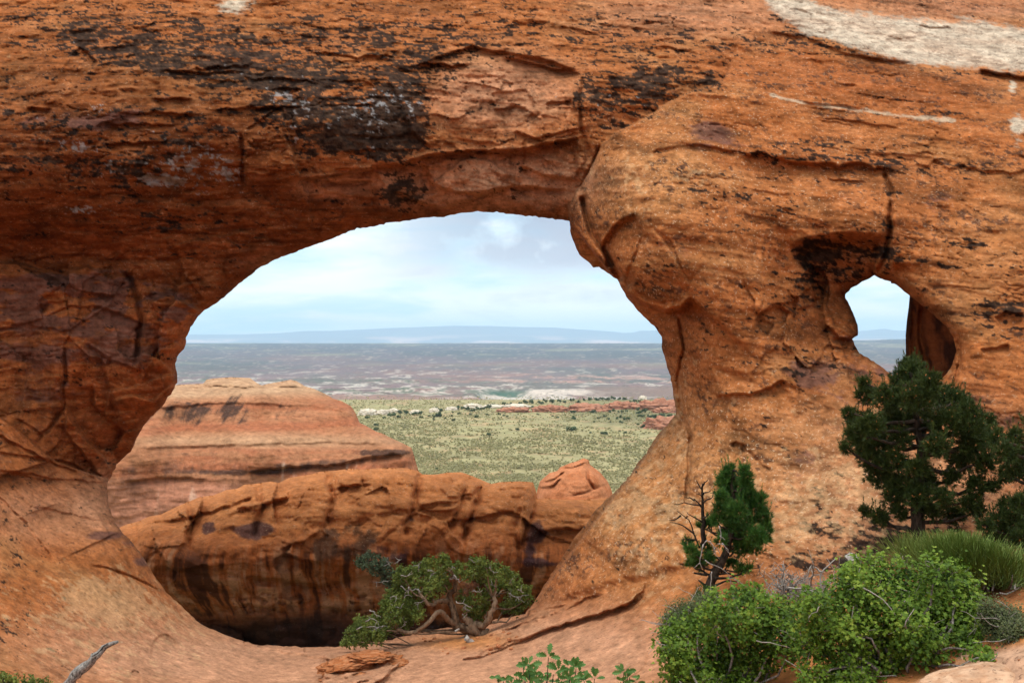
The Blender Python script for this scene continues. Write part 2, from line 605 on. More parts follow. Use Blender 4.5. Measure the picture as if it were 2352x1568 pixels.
C_B = [(1310, 500, 16.7), (1335, 440, 16.4), (1450, 450, 15.3), (1400, 340, 15.9), (1550, 330, 15.4), (1700, 200, 16.3), (1900, 200, 16.3), (2352, 200, 16.0), (1900, 50, 17.7), (2352, 60, 17.4), (1700, 60, 17.6), (2352, -300, 22), (1700, -300, 22), (2900, 0, 17.0),
       (2900, 600, 12.6), (2900, 1100, 9.5), (1900, 390, 15.1), (2352, 400, 14.5), (1700, 550, 14.6), (1450, 600, 15.1), (1500, 700, 15.3), (1570, 640, 14.75), (1600, 800, 14.9), (1535, 820, 15.7), (1548, 930, 15.8), (1600, 950, 15.1), (1800, 700, 14.55),
       (1950, 540, 14.3), (1900, 660, 15.0), (2050, 480, 14.4), (2200, 600, 13.9), (2352, 600, 13.5), (1800, 900, 14.2), (1800, 1100, 13.4), (1980, 900, 13.9), (2000, 1000, 13.3), (2200, 1000, 12.8), (2352, 1000, 12.2), (1700, 1250, 12.5), (2000, 1200, 12.0),
       (2352, 1200, 10.9), (1580, 1250, 13.1), (1450, 1200, 14.2), (1560, 1010, 15.3), (1500, 1080, 15.2), (1300, 1330, 14.6), (1400, 1330, 13.8), (1230, 1385, 15.0), (2150, 800, 13.4), (2060, 660, 14.2), (1200, 1500, 14), (1400, 900, 17)]
C_C = [(0, 960, 16.0), (60, 1010, 16.2), (245, 1110, 17.3), (100, 1200, 14.9), (0, 1250, 13.2), (280, 1210, 16.2), (200, 1300, 14.3), (0, 1400, 11.3), (0, 1568, 9.2), (200, 1450, 12.4), (360, 1340, 15.7), (460, 1430, 15.6), (400, 1500, 13.4), (590, 1480, 15.5),
       (200, 1568, 10.5), (500, 1568, 12.3), (720, 1485, 15.4), (700, 1568, 13.0), (850, 1475, 15.4), (1000, 1450, 15.1), (1110, 1440, 14.9), (900, 1568, 12.2), (1215, 1395, 15.0), (1100, 1500, 13.3), (1100, 1568, 11.4), (1300, 1450, 13.0), (1300, 1568, 10.7),
       (1300, 1386, 14.3), (1480, 1335, 13.4), (1590, 1298, 13.0), (1500, 1450, 11.6), (1500, 1568, 9.7), (1650, 1340, 12.0), (1800, 1400, 10.4), (1800, 1568, 8.6), (2000, 1300, 10.9), (2100, 1262, 10.9), (2000, 1450, 9.0), (2352, 1240, 10.4), (2200, 1400, 8.9),
       (2352, 1400, 8.0), (2352, 1500, 7.1), (2352, 1568, 6.7), (2100, 1568, 7.6), (1176, 1900, 6.2), (0, 1900, 6.0), (2352, 1900, 4.8), (1176, 2600, 3.1), (0, 2600, 3.0), (2352, 2600, 2.8), (-600, 1568, 8.0), (-600, 1100, 13.5), (2900, 1568, 5.8), (2900, 1240, 9.0), (1176, 3700, 1.9), (0, 3700, 1.9), (2352, 3700, 1.8)]

us = np.concatenate([np.linspace(-620, -24, 95)[:-1], np.arange(-24, 2377, 2.55), np.linspace(2379, 2960, 95)[1:]])
vs = np.concatenate([np.linspace(-200, -20, 36)[:-1], np.arange(-20, 1590, 2.55), 1592 + (np.linspace(0, 1, 60)[1:] ** 1.6) * 2000])


def near_depth(x, y, sd):
    A, B, C = tps(C_A, x, y), tps(C_B, x, y), tps(C_C, x, y)
    C = np.maximum(C, 1.7)
    wB = sst(2.5, -2.5, psdf(wob(BUTTRESS[:12], 1.3, 5).tolist() + BUTTRESS[12:], x, y))
    # above the knob the two masses are one slope
    blend = sst(200, 60, y)
    wS = sst(1450, 1950, x)
    wB = wB * (1 - blend) + wS * blend
    D = A * (1 - wB) + B * wB
    gs = psdf(GROUND, x, y)
    soft = np.where(x < 700, 1.8, 22.0)
    wC = np.clip(0.5 - gs / (2 * soft), 0, 1)
    wC = wC * wC * (3 - 2 * wC)
    D = D * (1 - wC) + C * wC
    onC, onB = wC, wB * (1 - wC)
    onA = (1 - wB) * (1 - wC)
    P = ray(x, y, D)
    X, Y, Z = P[..., 0], P[..., 1], P[..., 2]
    dip = np.log1p(np.exp((X - 0.5) * 1.2)) / 1.2 * 0.21
    Zs = Z + dip - 0.03 * X
    near_k = D / 16.0
    # --- broad shape and beds
    rough = 0.55 * onC + onB * 0.9 + onA * 1.0
    smoothC = onC * sst(1000, 1300, y) * (1 - .6 * sst(560, 330, x))
    D = D - (0.16 + .08 * onB) * fbm(X * .55, Y * .55, Z * .55, 3, seed=3) * (1 - 0.6 * smoothC)
    bed = fbm(X * .35, Y * .35, Zs * 3.2, 5, 0.55, seed=9)
    D = D - 0.075 * bed * rough * (1 - 0.75 * smoothC)
    # thin ledges: terraces of the bed noise
    tz = Zs * 5.5 + 1.1 * fbm(X * .5, Y * .5, Zs * .8, 4, seed=15)
    fr = tz - np.floor(tz)
    ter = np.where(fr < 0.8, fr / 0.8, (1 - fr) / 0.2)
    terr_m = sst(-0.15, 0.5, fbm(X * .6, Y * .6, Zs * 1.2, 3, seed=21)) * (0.4 + 0.6 * onA)
    D = D - 0.055 * (ter - 0.5) * terr_m * (1 - smoothC) * (1 - 0.7 * onC)
    # chipped, knobbly skin
    D = D - (0.030 * onA + 0.017 * (1 - onA)) * fbm(X * 2.6, Y * 2.6, Zs * 4.0, 5, 0.55, seed=31) * (1 - 0.55 * smoothC)
    rd = fbm(X * 1.5, Y * 1.5, Zs * 2.3, 4, 0.5, seed=41, ridge=True)
    D = D + (0.10 * onA + .06 * onB + .05 * onC) * np.maximum(rd - 0.62, 0) * (1 - 0.8 * smoothC)
    # angular flakes on the left pier
    pier = onA * sst(590, 640, y) * sst(560, 470, x)
    D = D + facets(X * 1.15, Zs * .8, pier, 1.15, .34, .13, 51, .2) + facets(X, Zs, pier, .33, .04, .015, 53)
    rampf = onC * sst(300, 230, x) * sst(1330, 1180, y)
    D = D + facets(X * .8 + Zs * .5, Zs * 1.3 - X * .5, rampf, .8, .22, .10, 55)
    slabs = onA * np.clip(blobs(x, y, [(1130, 330, 260, 130, 1.0), (1130, 230, 180, 80, .6), (620, 520, 420, 80, .7), (800, 440, 200, 50, .6)]), 0, 1)
    D = D + facets(X * .7, Zs * 1.3, slabs, .6, .13, .05, 57) + facets(X, Zs * 1.6, slabs, .26, .045, .02, 58)
    gen = (onA + .45 * onB) * sst(-.1, .45, fbm(X * .7, Y * .7, Zs, 3, seed=60))
    D = D + facets(X * .6, Zs * 1.8, gen, .42, .06, .028, 59)
    lipf = onB * np.clip(blobs(x, y, [(1900, 720, 190, 150, 1.0), (1950, 830, 140, 90, .7), (1480, 640, 100, 100, .5)]), 0, 1)
    D = D + facets(X, Zs * .8, lipf, .6, .20, .08, 61)
    sill = onC * np.clip(blobs(x, y, [(820, 1530, 120, 45, 1.2), (1250, 1420, 220, 50, .5, -12)]), 0, 1)
    D = D + facets(X * .5, (Zs + Y * .12) * 3.2, sill, .5, .12, .10, 63)
    ck = np.abs(fbm(X * .8, Y * .8, Zs * 2.4, 4, .55, seed=64))
    ckm = sst(-.05, .35, fbm(X * .6, Y * .6, Zs * .9, 3, seed=66))
    D = D + .05 * sst(.045, 0, ck) * ckm * (onA + .6 * onB + .35 * onC)
    # --- named features of the arch (survey units)
    lip(D, x, y, [(675, 412), (760, 403), (860, 385), (930, 373), (1000, 353), (1080, 346), (1180, 345), (1255, 330), (1340, 312)], 0.50, 80, 2.5, 1, taper=0.06)
    lip(D, x, y, [(940, 166), (1000, 132), (1085, 107), (1150, 120), (1240, 132), (1345, 166)], 0.20, 90, 3, 2)
    lip(D, x, y, [(955, 150), (1010, 146), (1080, 150)], 0.22, 14, 2, 3)
    lip(D, x, y, [(1150, 128), (1250, 150), (1345, 172)], 0.20, 22, 3, 4)
    groove(D, x, y, [(1340, 170), (1332, 230), (1334, 310)], 0.14, 4, 4)
    lip(D, x, y, [(880, 160), (925, 240), (945, 300), (1000, 350)], 0.13, 60, 4, 6)
    bulge(D, x, y, 860, 275, 135, 100, 0.28)
    bulge(D, x, y, 690, 260, 80, 70, 0.14)
    bulge(D, x, y, 640, 385, 70, 40, 0.12)
    lip(D, x, y, [(975, 385), (990, 420), (1040, 440), (1120, 445), (1170, 430)], 0.14, 22, 2, 7)
    lip(D, x, y, [(890, 430), (960, 460), (1010, 478), (1070, 462), (1160, 428), (1240, 430), (1325, 440)], 0.26, 45, 3, 8)
    lip(D, x, y, [(700, 450), (760, 442), (880, 455)], 0.22, 40, 3, 9)
    lip(D, x, y, [(1200, 380), (1250, 400), (1320, 410)], 0.12, 25, 2, 10)
    lip(D, x, y, [(1180, 300), (1230, 318), (1300, 300), (1350, 290)], 0.14, 25, 2, 11)
    lip(D, x, y, [(1130, 250), (1200, 245), (1250, 275)], 0.10, 22, 2, 12)
    lip(D, x, y, [(1250, 240), (1310, 230), (1330, 260)], 0.12, 30, 2, 13)
    groove(D, x, y, [(550, 300), (560, 350), (553, 400), (565, 430)], 0.14, 4, 14)
    lip(D, x, y, [(180, 105), (200, 120), (225, 145)], 0.18, 30, 2, 15)
    lip(D, x, y, [(560, 300), (620, 260), (650, 240)], 0.12, 25, 2, 16)
    lip(D, x, y, [(640, 290), (670, 340), (690, 410)], -0.12, 30, 2, 17)
    for k in range(26):   # bedding ledges across the left shoulder
        r_ = np.random.default_rng(200 + k)
        x0, y0 = r_.uniform(-20, 800), r_.uniform(20, 560)
        L_ = r_.uniform(60, 240)
        dy = r_.uniform(-12, 8) * L_ / 150
        lip(D, x, y, [(x0, y0), (x0 + L_ / 2, y0 + dy * .5 + r_.normal() * 4), (x0 + L_, y0 + dy)], r_.uniform(.06, .16), r_.uniform(8, 22), 1.6, 300 + k, amp=2.2, taper=.25)
    for k in range(44):   # deeper brown ledges above the purple face
        r_ = np.random.default_rng(240 + k)
        x0, y0 = r_.uniform(-20, 620), r_.uniform(430, 620)
        L_ = r_.uniform(50, 190)
        lip(D, x, y, [(x0, y0), (x0 + L_, y0 + r_.normal() * 6)], r_.uniform(.05, .12), 9, 1.6, 340 + k, amp=2, taper=.25)
    for k in range(34):   # ledges on the right hand slope, dipping to the right
        r_ = np.random.default_rng(280 + k)
        x0, y0 = r_.uniform(950, 2300), r_.uniform(10, 480)
        if x0 < 1700 and y0 > 120:
            continue
        L_ = r_.uniform(60, 260)
        lip(D, x, y, [(x0, y0), (x0 + L_ / 2, y0 + L_ * .06), (x0 + L_, y0 + L_ * r_.uniform(.08, .17))], r_.uniform(.03, .09), r_.uniform(6, 14), 1.6, 380 + k, amp=2, taper=.3)
    # left pier
    lip(D, x, y, [(-20, 600), (60, 607), (130, 632), (200, 612), (270, 640)], -0.10, 40, 3, 20, amp=3)
    groove(D, x, y, [(282, 600), (300, 640), (318, 690), (322, 740), (318, 800), (308, 850)], 0.20, 6, 21, amp=2.5)
    lip(D, x, y, [(345, 690), (372, 682), (405, 683), (440, 700), (462, 714)], -0.22, 45, 3, 22, taper=.05)
    lip(D, x, y, [(330, 870), (360, 800), (400, 785), (425, 795)], -0.2, 40, 3, 23)
    lip(D, x, y, [(240, 650), (262, 600), (290, 650)], -0.10, 30, 2, 24)
    groove(D, x, y, [(148, 785), (150, 840), (140, 900), (146, 935), (100, 1000), (78, 1030)], 0.16, 4, 25, amp=2.5)
    lip(D, x, y, [(146, 935), (180, 990), (205, 1015), (250, 1060)], -0.28, 34, 3, 26)
    lip(D, x, y, [(215, 880), (215, 930), (250, 960)], 0.2, 30, 3, 27)
    lip(D, x, y, [(255, 920), (300, 905), (350, 920), (405, 870)], -0.16, 40, 3, 28)
    lip(D, x, y, [(190, 780), (260, 830), (320, 850), (380, 840)], 0.16, 40, 3, 29)
    lip(D, x, y, [(60, 745), (160, 700), (230, 705), (330, 740)], 0.09, 20, 2, 30)
    lip(D, x, y, [(85, 700), (150, 690), (150, 650)], 0.12, 16, 2, 31)
    # left ramp
    lip(D, x, y, [(-20, 985), (60, 1030), (120, 1062), (190, 1085)], 0.15, 30, 2.5, 33)
    lip(D, x, y, [(-20, 1035), (90, 1050), (170, 1062), (235, 1110)], 0.13, 22, 2.5, 34)
    lip(D, x, y, [(-20, 1075), (60, 1085), (130, 1100), (245, 1105)], 0.12, 40, 2.5, 35)
    lip(D, x, y, [(-20, 1120), (60, 1200), (130, 1290)], 0.12, 30, 2.5, 36)
    lip(D, x, y, [(100, 1110), (200, 1140), (270, 1250)], -0.08, 40, 2.5, 37)
    groove(D, x, y, [(200, 1296), (243, 1301), (296, 1320), (340, 1342), (378, 1360)], 0.10, 2.6, 38, amp=.8)
    lip(D, x, y, [(200, 1296), (243, 1301), (296, 1320), (340, 1342), (378, 1360)], 0.06, 18, 2, 38)
    scoop(D, x, y, 378, 1495, 32, 42, 0.10)
    scoop(D, x, y, 310, 1560, 14, 24, 0.08)
    lip(D, x, y, [(180, 1420), (260, 1440), (330, 1432)], 0.04, 12, 2, 39)
    # knob and pillar
    groove(D, x, y, [(1338, 445), (1346, 490), (1362, 540), (1398, 592), (1428, 648)], 0.42, 7, 40, amp=.8, taper=.06)
    groove(D, x, y, [(1384, 330), (1362, 385), (1345, 415), (1330, 450)], 0.25, 6, 41, amp=.6)
    lip(D, x, y, [(1395, 620), (1385, 560), (1410, 518), (1462, 488)], 0.36, 40, 5, 42, taper=.1)
    lip(D, x, y, [(1430, 660), (1450, 600), (1474, 545), (1500, 528)], 0.07, 40, 2.5, 43)
    lip(D, x, y, [(1500, 528), (1530, 555), (1560, 610), (1590, 660)], -0.05, 34, 2.5, 44)
    lip(D, x, y, [(1432, 668), (1470, 692), (1530, 715), (1565, 705), (1588, 680)], 0.95, 62, 5, 45, taper=.08)
    groove(D, x, y, [(1560, 718), (1572, 800), (1556, 870), (1560, 935), (1584, 990), (1580, 1060), (1577, 1170)], 0.20, 4, 46, amp=2.2, taper=.06)
    groove(D, x, y, [(1545, 880), (1548, 940), (1575, 985)], 0.24, 5, 47)
    lip(D, x, y, [(1695, 345), (1800, 365), (1880, 380), (1960, 372), (2050, 387), (2060, 385)], 0.20, 50, 5, 48, amp=4)
    lip(D, x, y, [(2090, 380), (2170, 378), (2270, 392), (2375, 390)], 0.12, 30, 4, 148, amp=4)
    lip(D, x, y, [(1480, 350), (1600, 330), (1700, 350)], 0.08, 30, 3, 49)
    bulge(D, x, y, 1880, 345, 200, 28, 0.14)
    groove(D, x, y, [(2028, 395), (2048, 450), (2048, 520), (2040, 580), (2012, 628)], 0.20, 5, 50, amp=2.2, taper=.05)
    lip(D, x, y, [(2048, 620), (2050, 540), (2045, 440)], -0.22, 40, 3, 51)
    lip(D, x, y, [(1815, 580), (1850, 560), (1900, 550), (1960, 545), (2035, 560)], 0.75, 130, 18, 52, taper=.1)
    lip(D, x, y, [(1845, 700), (1850, 640), (1866, 606)], 0.2, 18, 3, 53)
    lip(D, x, y, [(1860, 600), (1880, 640), (1885, 690)], -0.2, 20, 3, 54)
    lip(D, x, y, [(1735, 755), (1740, 720), (1790, 700), (1820, 720)], 0.14, 40, 3, 55)
    lip(D, x, y, [(1905, 745), (1930, 750), (1962, 770)], -0.22, 16, 2.5, 56)
    lip(D, x, y, [(1900, 745), (1925, 772), (1960, 780)], 0.22, 20, 2.5, 57)
    lip(D, x, y, [(1965, 780), (1990, 812), (2030, 850)], -0.05, 20, 2, 58)
    lip(D, x, y, [(1640, 905), (1720, 905), (1770, 888), (1805, 868)], 0.20, 26, 3, 59)
    lip(D, x, y, [(1675, 1022), (1690, 1014), (1708, 1018), (1718, 1040)], 0.12, 20, 2.5, 60, amp=.8)
    groove(D, x, y, [(1715, 1030), (1740, 1060), (1775, 1085)], 0.08, 3.5, 61)
    lip(D, x, y, [(2245, 160), (2300, 170), (2375, 182)], 0.30, 20, 4, 62)
    lip(D, x, y, [(1750, 70), (1850, 85), (1930, 118), (2040, 140), (2120, 142)], 0.14, 22, 4, 63)
    lip(D, x, y, [(2040, 830), (2090, 845), (2160, 830)], 0.05, 20, 3, 64)
    groove(D, x, y, [(2200, 770), (2205, 830), (2185, 900)], 0.16, 4, 65)
    lip(D, x, y, [(2250, 800), (2290, 800), (2320, 790)], 0.12, 16, 2.5, 66)
    lip(D, x, y, [(2285, 730), (2310, 715), (2352, 720)], 0.14, 20, 2.5, 67)
    lip(D, x, y, [(1600, 205), (1635, 215), (1660, 182)], -0.16, 30, 2.5, 68)
    bulge(D, x, y, 1490, 560, 100, 130, .24)
    bulge(D, x, y, 1440, 420, 90, 80, .15)
    bulge(D, x, y, 1850, 480, 160, 60, .15)
    scoop(D, x, y, 1870, 670, 36, 60, .3)
    # slab tongue and the broken ledge of the sill
    lip(D, x, y, [(1130, 1432), (1230, 1402), (1330, 1378), (1400, 1358)], 0.10, 14, 2, 70)
    lip(D, x, y, [(1060, 1515), (1180, 1470), (1300, 1428), (1395, 1405), (1470, 1372), (1482, 1340)], 0.17, 46, 3, 71, amp=3.5, taper=.12)
    lip(D, x, y, [(1110, 1462), (1200, 1430), (1290, 1402)], 0.12, 16, 2, 72)
    lip(D, x, y, [(640, 1488), (760, 1496), (880, 1490), (960, 1472)], 0.14, 12, 2, 73)
    for k in range(9):
        r_ = np.random.default_rng(500 + k)
        y0 = 1498 + k * 8
        lip(D, x, y, [(740 + r_.normal() * 12, y0), (800, y0 + 6 + r_.normal() * 5), (860 + r_.normal() * 30, y0 - 3 + r_.normal() * 5)], 0.10, 9, 1.8, 520 + k, amp=4, taper=.3)
    lip(D, x, y, [(745, 1560), (740, 1520), (760, 1495)], -0.25, 30, 2, 74)
    lip(D, x, y, [(900, 1470), (960, 1520), (880, 1560)], -0.10, 30, 2, 75)
    lip(D, x, y, [(1340, 1478), (1380, 1470), (1440, 1480)], 0.04, 14, 2, 76)
    lip(D, x, y, [(1440, 1560), (1478, 1530), (1490, 1490)], 0.07, 24, 2, 77)
    lip(D, x, y, [(2080, 1575), (2180, 1530), (2260, 1505), (2375, 1498)], -0.12, 40, 5, 78, taper=.02)
    for k, (pl_, h_) in enumerate((
            ([(1060, 1512), (1110, 1470), (1220, 1425), (1330, 1395), (1420, 1352), (1482, 1334), (1478, 1356), (1440, 1388), (1390, 1404), (1300, 1430), (1190, 1472), (1110, 1505)], .20),
            ([(1120, 1440), (1215, 1400), (1290, 1386), (1345, 1376), (1290, 1404), (1200, 1434), (1115, 1464)], .13),
            ([(640, 1488), (760, 1492), (900, 1472), (1000, 1453), (1010, 1466), (930, 1492), (880, 1502), (760, 1510), (660, 1498)], .13),
            ([(745, 1502), (800, 1494), (890, 1502), (922, 1517), (890, 1547), (850, 1575), (790, 1600), (740, 1570)], .30),
            ([(755, 1512), (830, 1506), (900, 1520), (870, 1540), (800, 1545), (750, 1538)], .12),
            ([(980, 380), (1000, 425), (1060, 446), (1150, 432), (1166, 400), (1120, 365), (1040, 360)], .09),
            ([(1180, 300), (1290, 240), (1330, 250), (1330, 300), (1250, 325)], .10),
            ([(1130, 215), (1210, 205), (1230, 250), (1170, 280), (1120, 260)], -.08),
            ([(1210, 330), (1330, 312), (1345, 360), (1320, 415), (1250, 405), (1200, 380)], .10),
            ([(345, 690), (380, 680), (430, 690), (462, 716), (440, 750), (400, 785), (360, 800), (330, 870), (320, 800), (330, 740)], .20),
            ([(150, 930), (205, 1010), (255, 1075), (235, 1095), (190, 1040), (150, 990)], .26),
            ([(250, 900), (330, 880), (405, 850), (400, 890), (350, 950), (290, 990), (240, 960)], .14),
            ([(60, 870), (140, 860), (146, 935), (100, 1000), (40, 960)], .10),
            ([(-20, 600), (60, 607), (130, 632), (200, 612), (265, 640), (255, 700), (150, 760), (60, 745), (-20, 760)], .09),
            ([(90, 690), (150, 650), (155, 710), (100, 730)], -.10), ([(190, 650), (262, 600), (285, 650), (240, 700), (180, 730)], -.10), ([(170, 740), (230, 700), (330, 745), (300, 770), (200, 765)], -.07),
            ([(1455, 600), (1476, 545), (1500, 530), (1530, 560), (1565, 630), (1562, 690), (1500, 692), (1450, 660)], .05),
            ([(1735, 735), (1770, 700), (1830, 690), (1822, 735), (1780, 742), (1760, 770)], -.12), ([(1830, 640), (1862, 606), (1868, 700), (1835, 712)], .16), ([(1868, 640), (1895, 650), (1890, 715), (1870, 705)], -.20),
            ([(1905, 748), (1940, 744), (1966, 768), (1950, 782), (1915, 775)], .12), ([(2040, 840), (1990, 815), (1900, 790), (1860, 860), (1960, 930), (2050, 900)], -.07),
            ([(-20, 985), (70, 1030), (140, 1075), (100, 1100), (-20, 1080)], .10), ([(20, 1110), (130, 1110), (240, 1130), (262, 1200), (170, 1180), (70, 1160)], .07), ([(400, 560), (560, 530), (640, 560), (540, 630), (470, 690), (430, 640)], .10),
            ([(560, 300), (650, 250), (672, 340), (690, 408), (600, 420), (560, 400)], .07), ([(690, 415), (860, 388), (882, 425), (860, 452), (760, 445), (700, 440)], -.10))):
        plate(D, x, y, pl_, h_, 2.5, 900 + k)
    for k in range(5):
        r_ = np.random.default_rng(960 + k)
        x0 = r_.uniform(1850, 2250)
        lip(D, x, y, [(x0, 55 + (x0 - 1850) * .12 + r_.uniform(0, 40)), (x0 + 60, 66 + (x0 - 1850) * .12 + r_.uniform(0, 40))], .05, 8, 1.5, 970 + k, taper=.3)
    # --- rounding into the openings
    rr = 40 + 0 * x
    rr = np.where((y < 560) & (x < 1320), 55, rr)
    rr = np.where((x < 470) & (y > 690) & (y < 1105), 26, rr)
    rr = np.where((x > 1300) & (y > 950) & (y < 1400), 46, rr)
    rr = np.where((x < 620) & (y > 1105), 34, rr)
    rr = np.where((y > 1400) & (x > 560), 12, rr)
    dp = np.where((y > 1400) & (x > 560), 0.25, np.where(y < 560, 0.7, 0.6))
    ee = np.clip(sd / rr, 0, 1)
    D = D + dp * (1 - np.sqrt(np.clip(1 - (1 - ee) ** 2, 0, 1)))
    near_depth.masks = (onA, onB, onC, X, Y, Z, Zs, bed, rd, smoothC)
    return D


x, y, sd, D, keep = relief(us, vs, near_depth, [('out', ragged(OPENING, 7, .9, 91)), ('out', ragged(WINDOW, 6, .9, 92))])
onA, onB, onC, X, Y, Z, Zs, bed, rd, smoothC = near_depth.masks
# --- rock colours (beds, varnish, painted overhang shade, lichen crust, bleached band)
n_lo = fbm(X * .5, Y * .5, Zs * 1.0, 4, seed=71)
n_bed = fbm(X * .4, Y * .4, Zs * 5.0, 5, 0.6, seed=75)
n_md = fbm(X * 2.2, Y * 2.2, Zs * 3.4, 5, 0.62, seed=81)
n_fi = fbm(X * 7, Y * 7, Zs * 11, 4, 0.6, seed=91)
ORANGE, BROWN, PINK, TAN, DEEP = (np.array(c, np.float32) for c in ((.360, .119, .037), (.150, .038, .010), (.49, .250, .148), (.42, .193, .074), (.21, .048, .011)))
t = lerp(np.broadcast_to(ORANGE, (*x.shape, 3)), TAN, sst(0.0, 0.7, n_lo + 0.4 * n_md) * 0.6)
t = lerp(t, DEEP, sst(0.1, 0.8, n_bed) * 0.35)
PK = np.clip(blobs(x, y, [(800, 1540, 520, 90, 1.0), (300, 1480, 300, 90, .6), (1300, 1500, 330, 110, 1.0), (1150, 210, 170, 90, .7), (1150, 410, 220, 60, .95), (1100, 465, 200, 30, .5), (620, 600, 90, 30, .35), (2150, 20, 320, 50, .5),
                                       (1600, 30, 260, 60, .5), (100, 1180, 160, 70, .5), (2100, 1180, 360, 260, .45), (760, 430, 80, 24, 1.2), (850, 410, 60, 20, 1.0), (1250, 430, 60, 12, .9), (230, 1150, 60, 90, .4)]) + .12 * n_md, 0, 1) * 0.85
t = lerp(t, BROWN, np.clip(blobs(x, y, [(250, 480, 600, 190, 1.1), (200, 270, 620, 200, .62), (200, 900, 350, 210, .35), (500, 600, 260, 110, .9), (1100, 480, 330, 50, .9), (1300, 390, 70, 60, .7), (150, 1080, 230, 90, .4)]) + .18 * n_lo + .10 * n_md, 0, 1) * 0.85)  # brown varnish, also painting the shade of the overhang and lintel underside
# fine lamination
lam = fbm(X * .9, Y * .9, Zs * 17, 3, .6, seed=77)
t = t * (1 - .42 * sst(.15, .45, lam) * np.clip(onA * .9 + onB * .35, 0, 1) * (y < 620))[..., None]
t = lerp(t, TAN, np.clip(blobs(x, y, [(1480, 420, 150, 110, .9), (1480, 1130, 150, 260, .9), (1850, 1150, 260, 160, .7), (2300, 560, 160, 120, .5), (1700, 990, 200, 130, .4)]) + .25 * n_md, 0, 1) * 0.75)
t = lerp(t, DEEP, np.clip(blobs(x, y, [(2000, 190, 420, 60, .6, 8), (2250, 20, 200, 26, .9), (1900, 760, 110, 120, .35), (300, 1010, 160, 90, .5), (150, 560, 420, 60, .6)]) + .2 * n_bed, 0, 1) * 0.6)
t = lerp(t, (.37, .095, .027), np.clip(blobs(x, y, [(200, 860, 300, 170, .7), (380, 800, 80, 120, .6), (120, 1060, 220, 100, .5)]) + .2 * n_md, 0, 1) * .7)
t = lerp(t, PINK, PK)
# black desert crust
cr = blobs(x, y, [(150, 55, 170, 55, .55), (330, 60, 190, 60, .45), (240, 110, 150, 50, .45), (480, 135, 150, 60, .80), (300, 140, 130, 40, .6), (640, 150, 160, 70, .62), (560, 215, 90, 50, .55), (720, 235, 110, 80, .95), (760, 300, 90, 60, .8), (905, 225, 80, 100, 1.25),
                     (880, 320, 110, 60, 1.25), (930, 440, 60, 38, 1.15), (1000, 150, 80, 40, .65), (1420, 225, 95, 75, .95), (1560, 185, 120, 40, .8), (1620, 195, 50, 28, .6), (700, 60, 220, 60, .42), (900, 90, 200, 50, .45), (1200, 60, 260, 60, .33), (1500, 100, 200, 60, .40),
                     (100, 390, 200, 60, .62), (380, 320, 200, 60, .55), (330, 400, 140, 50, .5), (60, 250, 120, 60, .5), (480, 480, 160, 40, .4), (300, 520, 300, 40, .35),
                     (1880, 350, 220, 34, .95), (2150, 385, 260, 20, .7), (1950, 590, 105, 62, 1.05), (1870, 570, 60, 40, .8), (1770, 700, 70, 60, .95), (1850, 660, 40, 60, .8), (1640, 770, 60, 50, .5), (1700, 480, 200, 90, .40), (2200, 620, 150, 120, .42), (2290, 720, 90, 60, .7),
                     (1500, 620, 70, 60, .45), (1850, 820, 110, 90, .45), (2290, 170, 110, 20, .95, 6), (1870, 80, 140, 22, .7, 22), (2050, 130, 140, 18, .6, 12), (2040, 470, 26, 90, .6), (2050, 590, 34, 50, .7), (1900, 1080, 130, 80, .45), (1900, 1230, 170, 60, .95, 10), (2080, 1230, 120, 70, 1.0),
                     (1700, 1290, 150, 30, .6), (1950, 1290, 160, 30, .7), (1550, 1300, 120, 16, .5), (60, 1270, 60, 40, .5), (40, 1420, 60, 60, .35), (40, 1180, 40, 70, .4), (1780, 100, 200, 40, .4), (2100, 260, 250, 50, .3, 8)])
str_n = fbm(X * 1.6, Y * 1.6, Zs * 6.5, 5, 0.62, seed=101)
fleck = fbm(X * 4.5, Y * 4.5, Zs * 13, 4, .62, seed=105)
dots = fbm(X * 11, Y * 11, Zs * 16, 3, .65, seed=106)
brk = fbm(X * 1.1, Y * 1.1, Zs * 2.2, 4, .6, seed=104)
cr = np.minimum(cr, 1.5) * (1 + .12 * onA) + .55 * brk * (cr > .25)
und = sst(.60, 1.05, .58 * cr + .45 * str_n + .3 * fleck)
t = lerp(t, (.060, .028, .016), und * .62)
crust = sst(0.46, 0.60, 0.46 * str_n + 0.46 * fleck + 0.44 * dots + 0.45 * cr + .10 - .06 * onB + .07 * onA * (y < 330))
crust = crust * (1 - 0.9 * onC * sst(1130, 1400, y) * (x > 150))
# purple-grey varnish
pv = blobs(x, y, [(110, 680, 200, 75, 1.15), (240, 690, 150, 60, .9), (380, 720, 90, 50, .85), (330, 620, 80, 30, .5), (240, 800, 200, 140, .5), (60, 850, 130, 130, .6), (300, 760, 90, 80, .5), (235, 1228, 55, 14, 1.5), (300, 1250, 26, 14, .9), (320, 1288, 26, 14, 1.1), (120, 1170, 90, 40, .5),
                     (160, 280, 130, 40, .6), (330, 260, 90, 26, .7), (60, 330, 60, 30, .5), (170, 225, 150, 20, .5), (1660, 320, 90, 50, .7), (2010, 880, 140, 90, .62), (1860, 840, 60, 70, .7), (1980, 620, 40, 40, .4), (2180, 250, 220, 30, .25), (2250, 950, 130, 120, .55), (2250, 1100, 130, 90, .55), (1790, 470, 170, 60, .25),
                     (1590, 560, 60, 70, .4), (1850, 1050, 60, 70, .5), (1480, 1430, 150, 26, .35), (1620, 40, 60, 20, .5), (1500, 20, 40, 14, .4), (2200, 470, 180, 70, .3), (1620, 270, 50, 30, .5)])
chips = sst(.10, .22, fbm(X * 1.5, Y * 1.5, Zs * 3.2, 4, .55, seed=115)) * sst(585, 610, y) * sst(790, 740, y) * onA
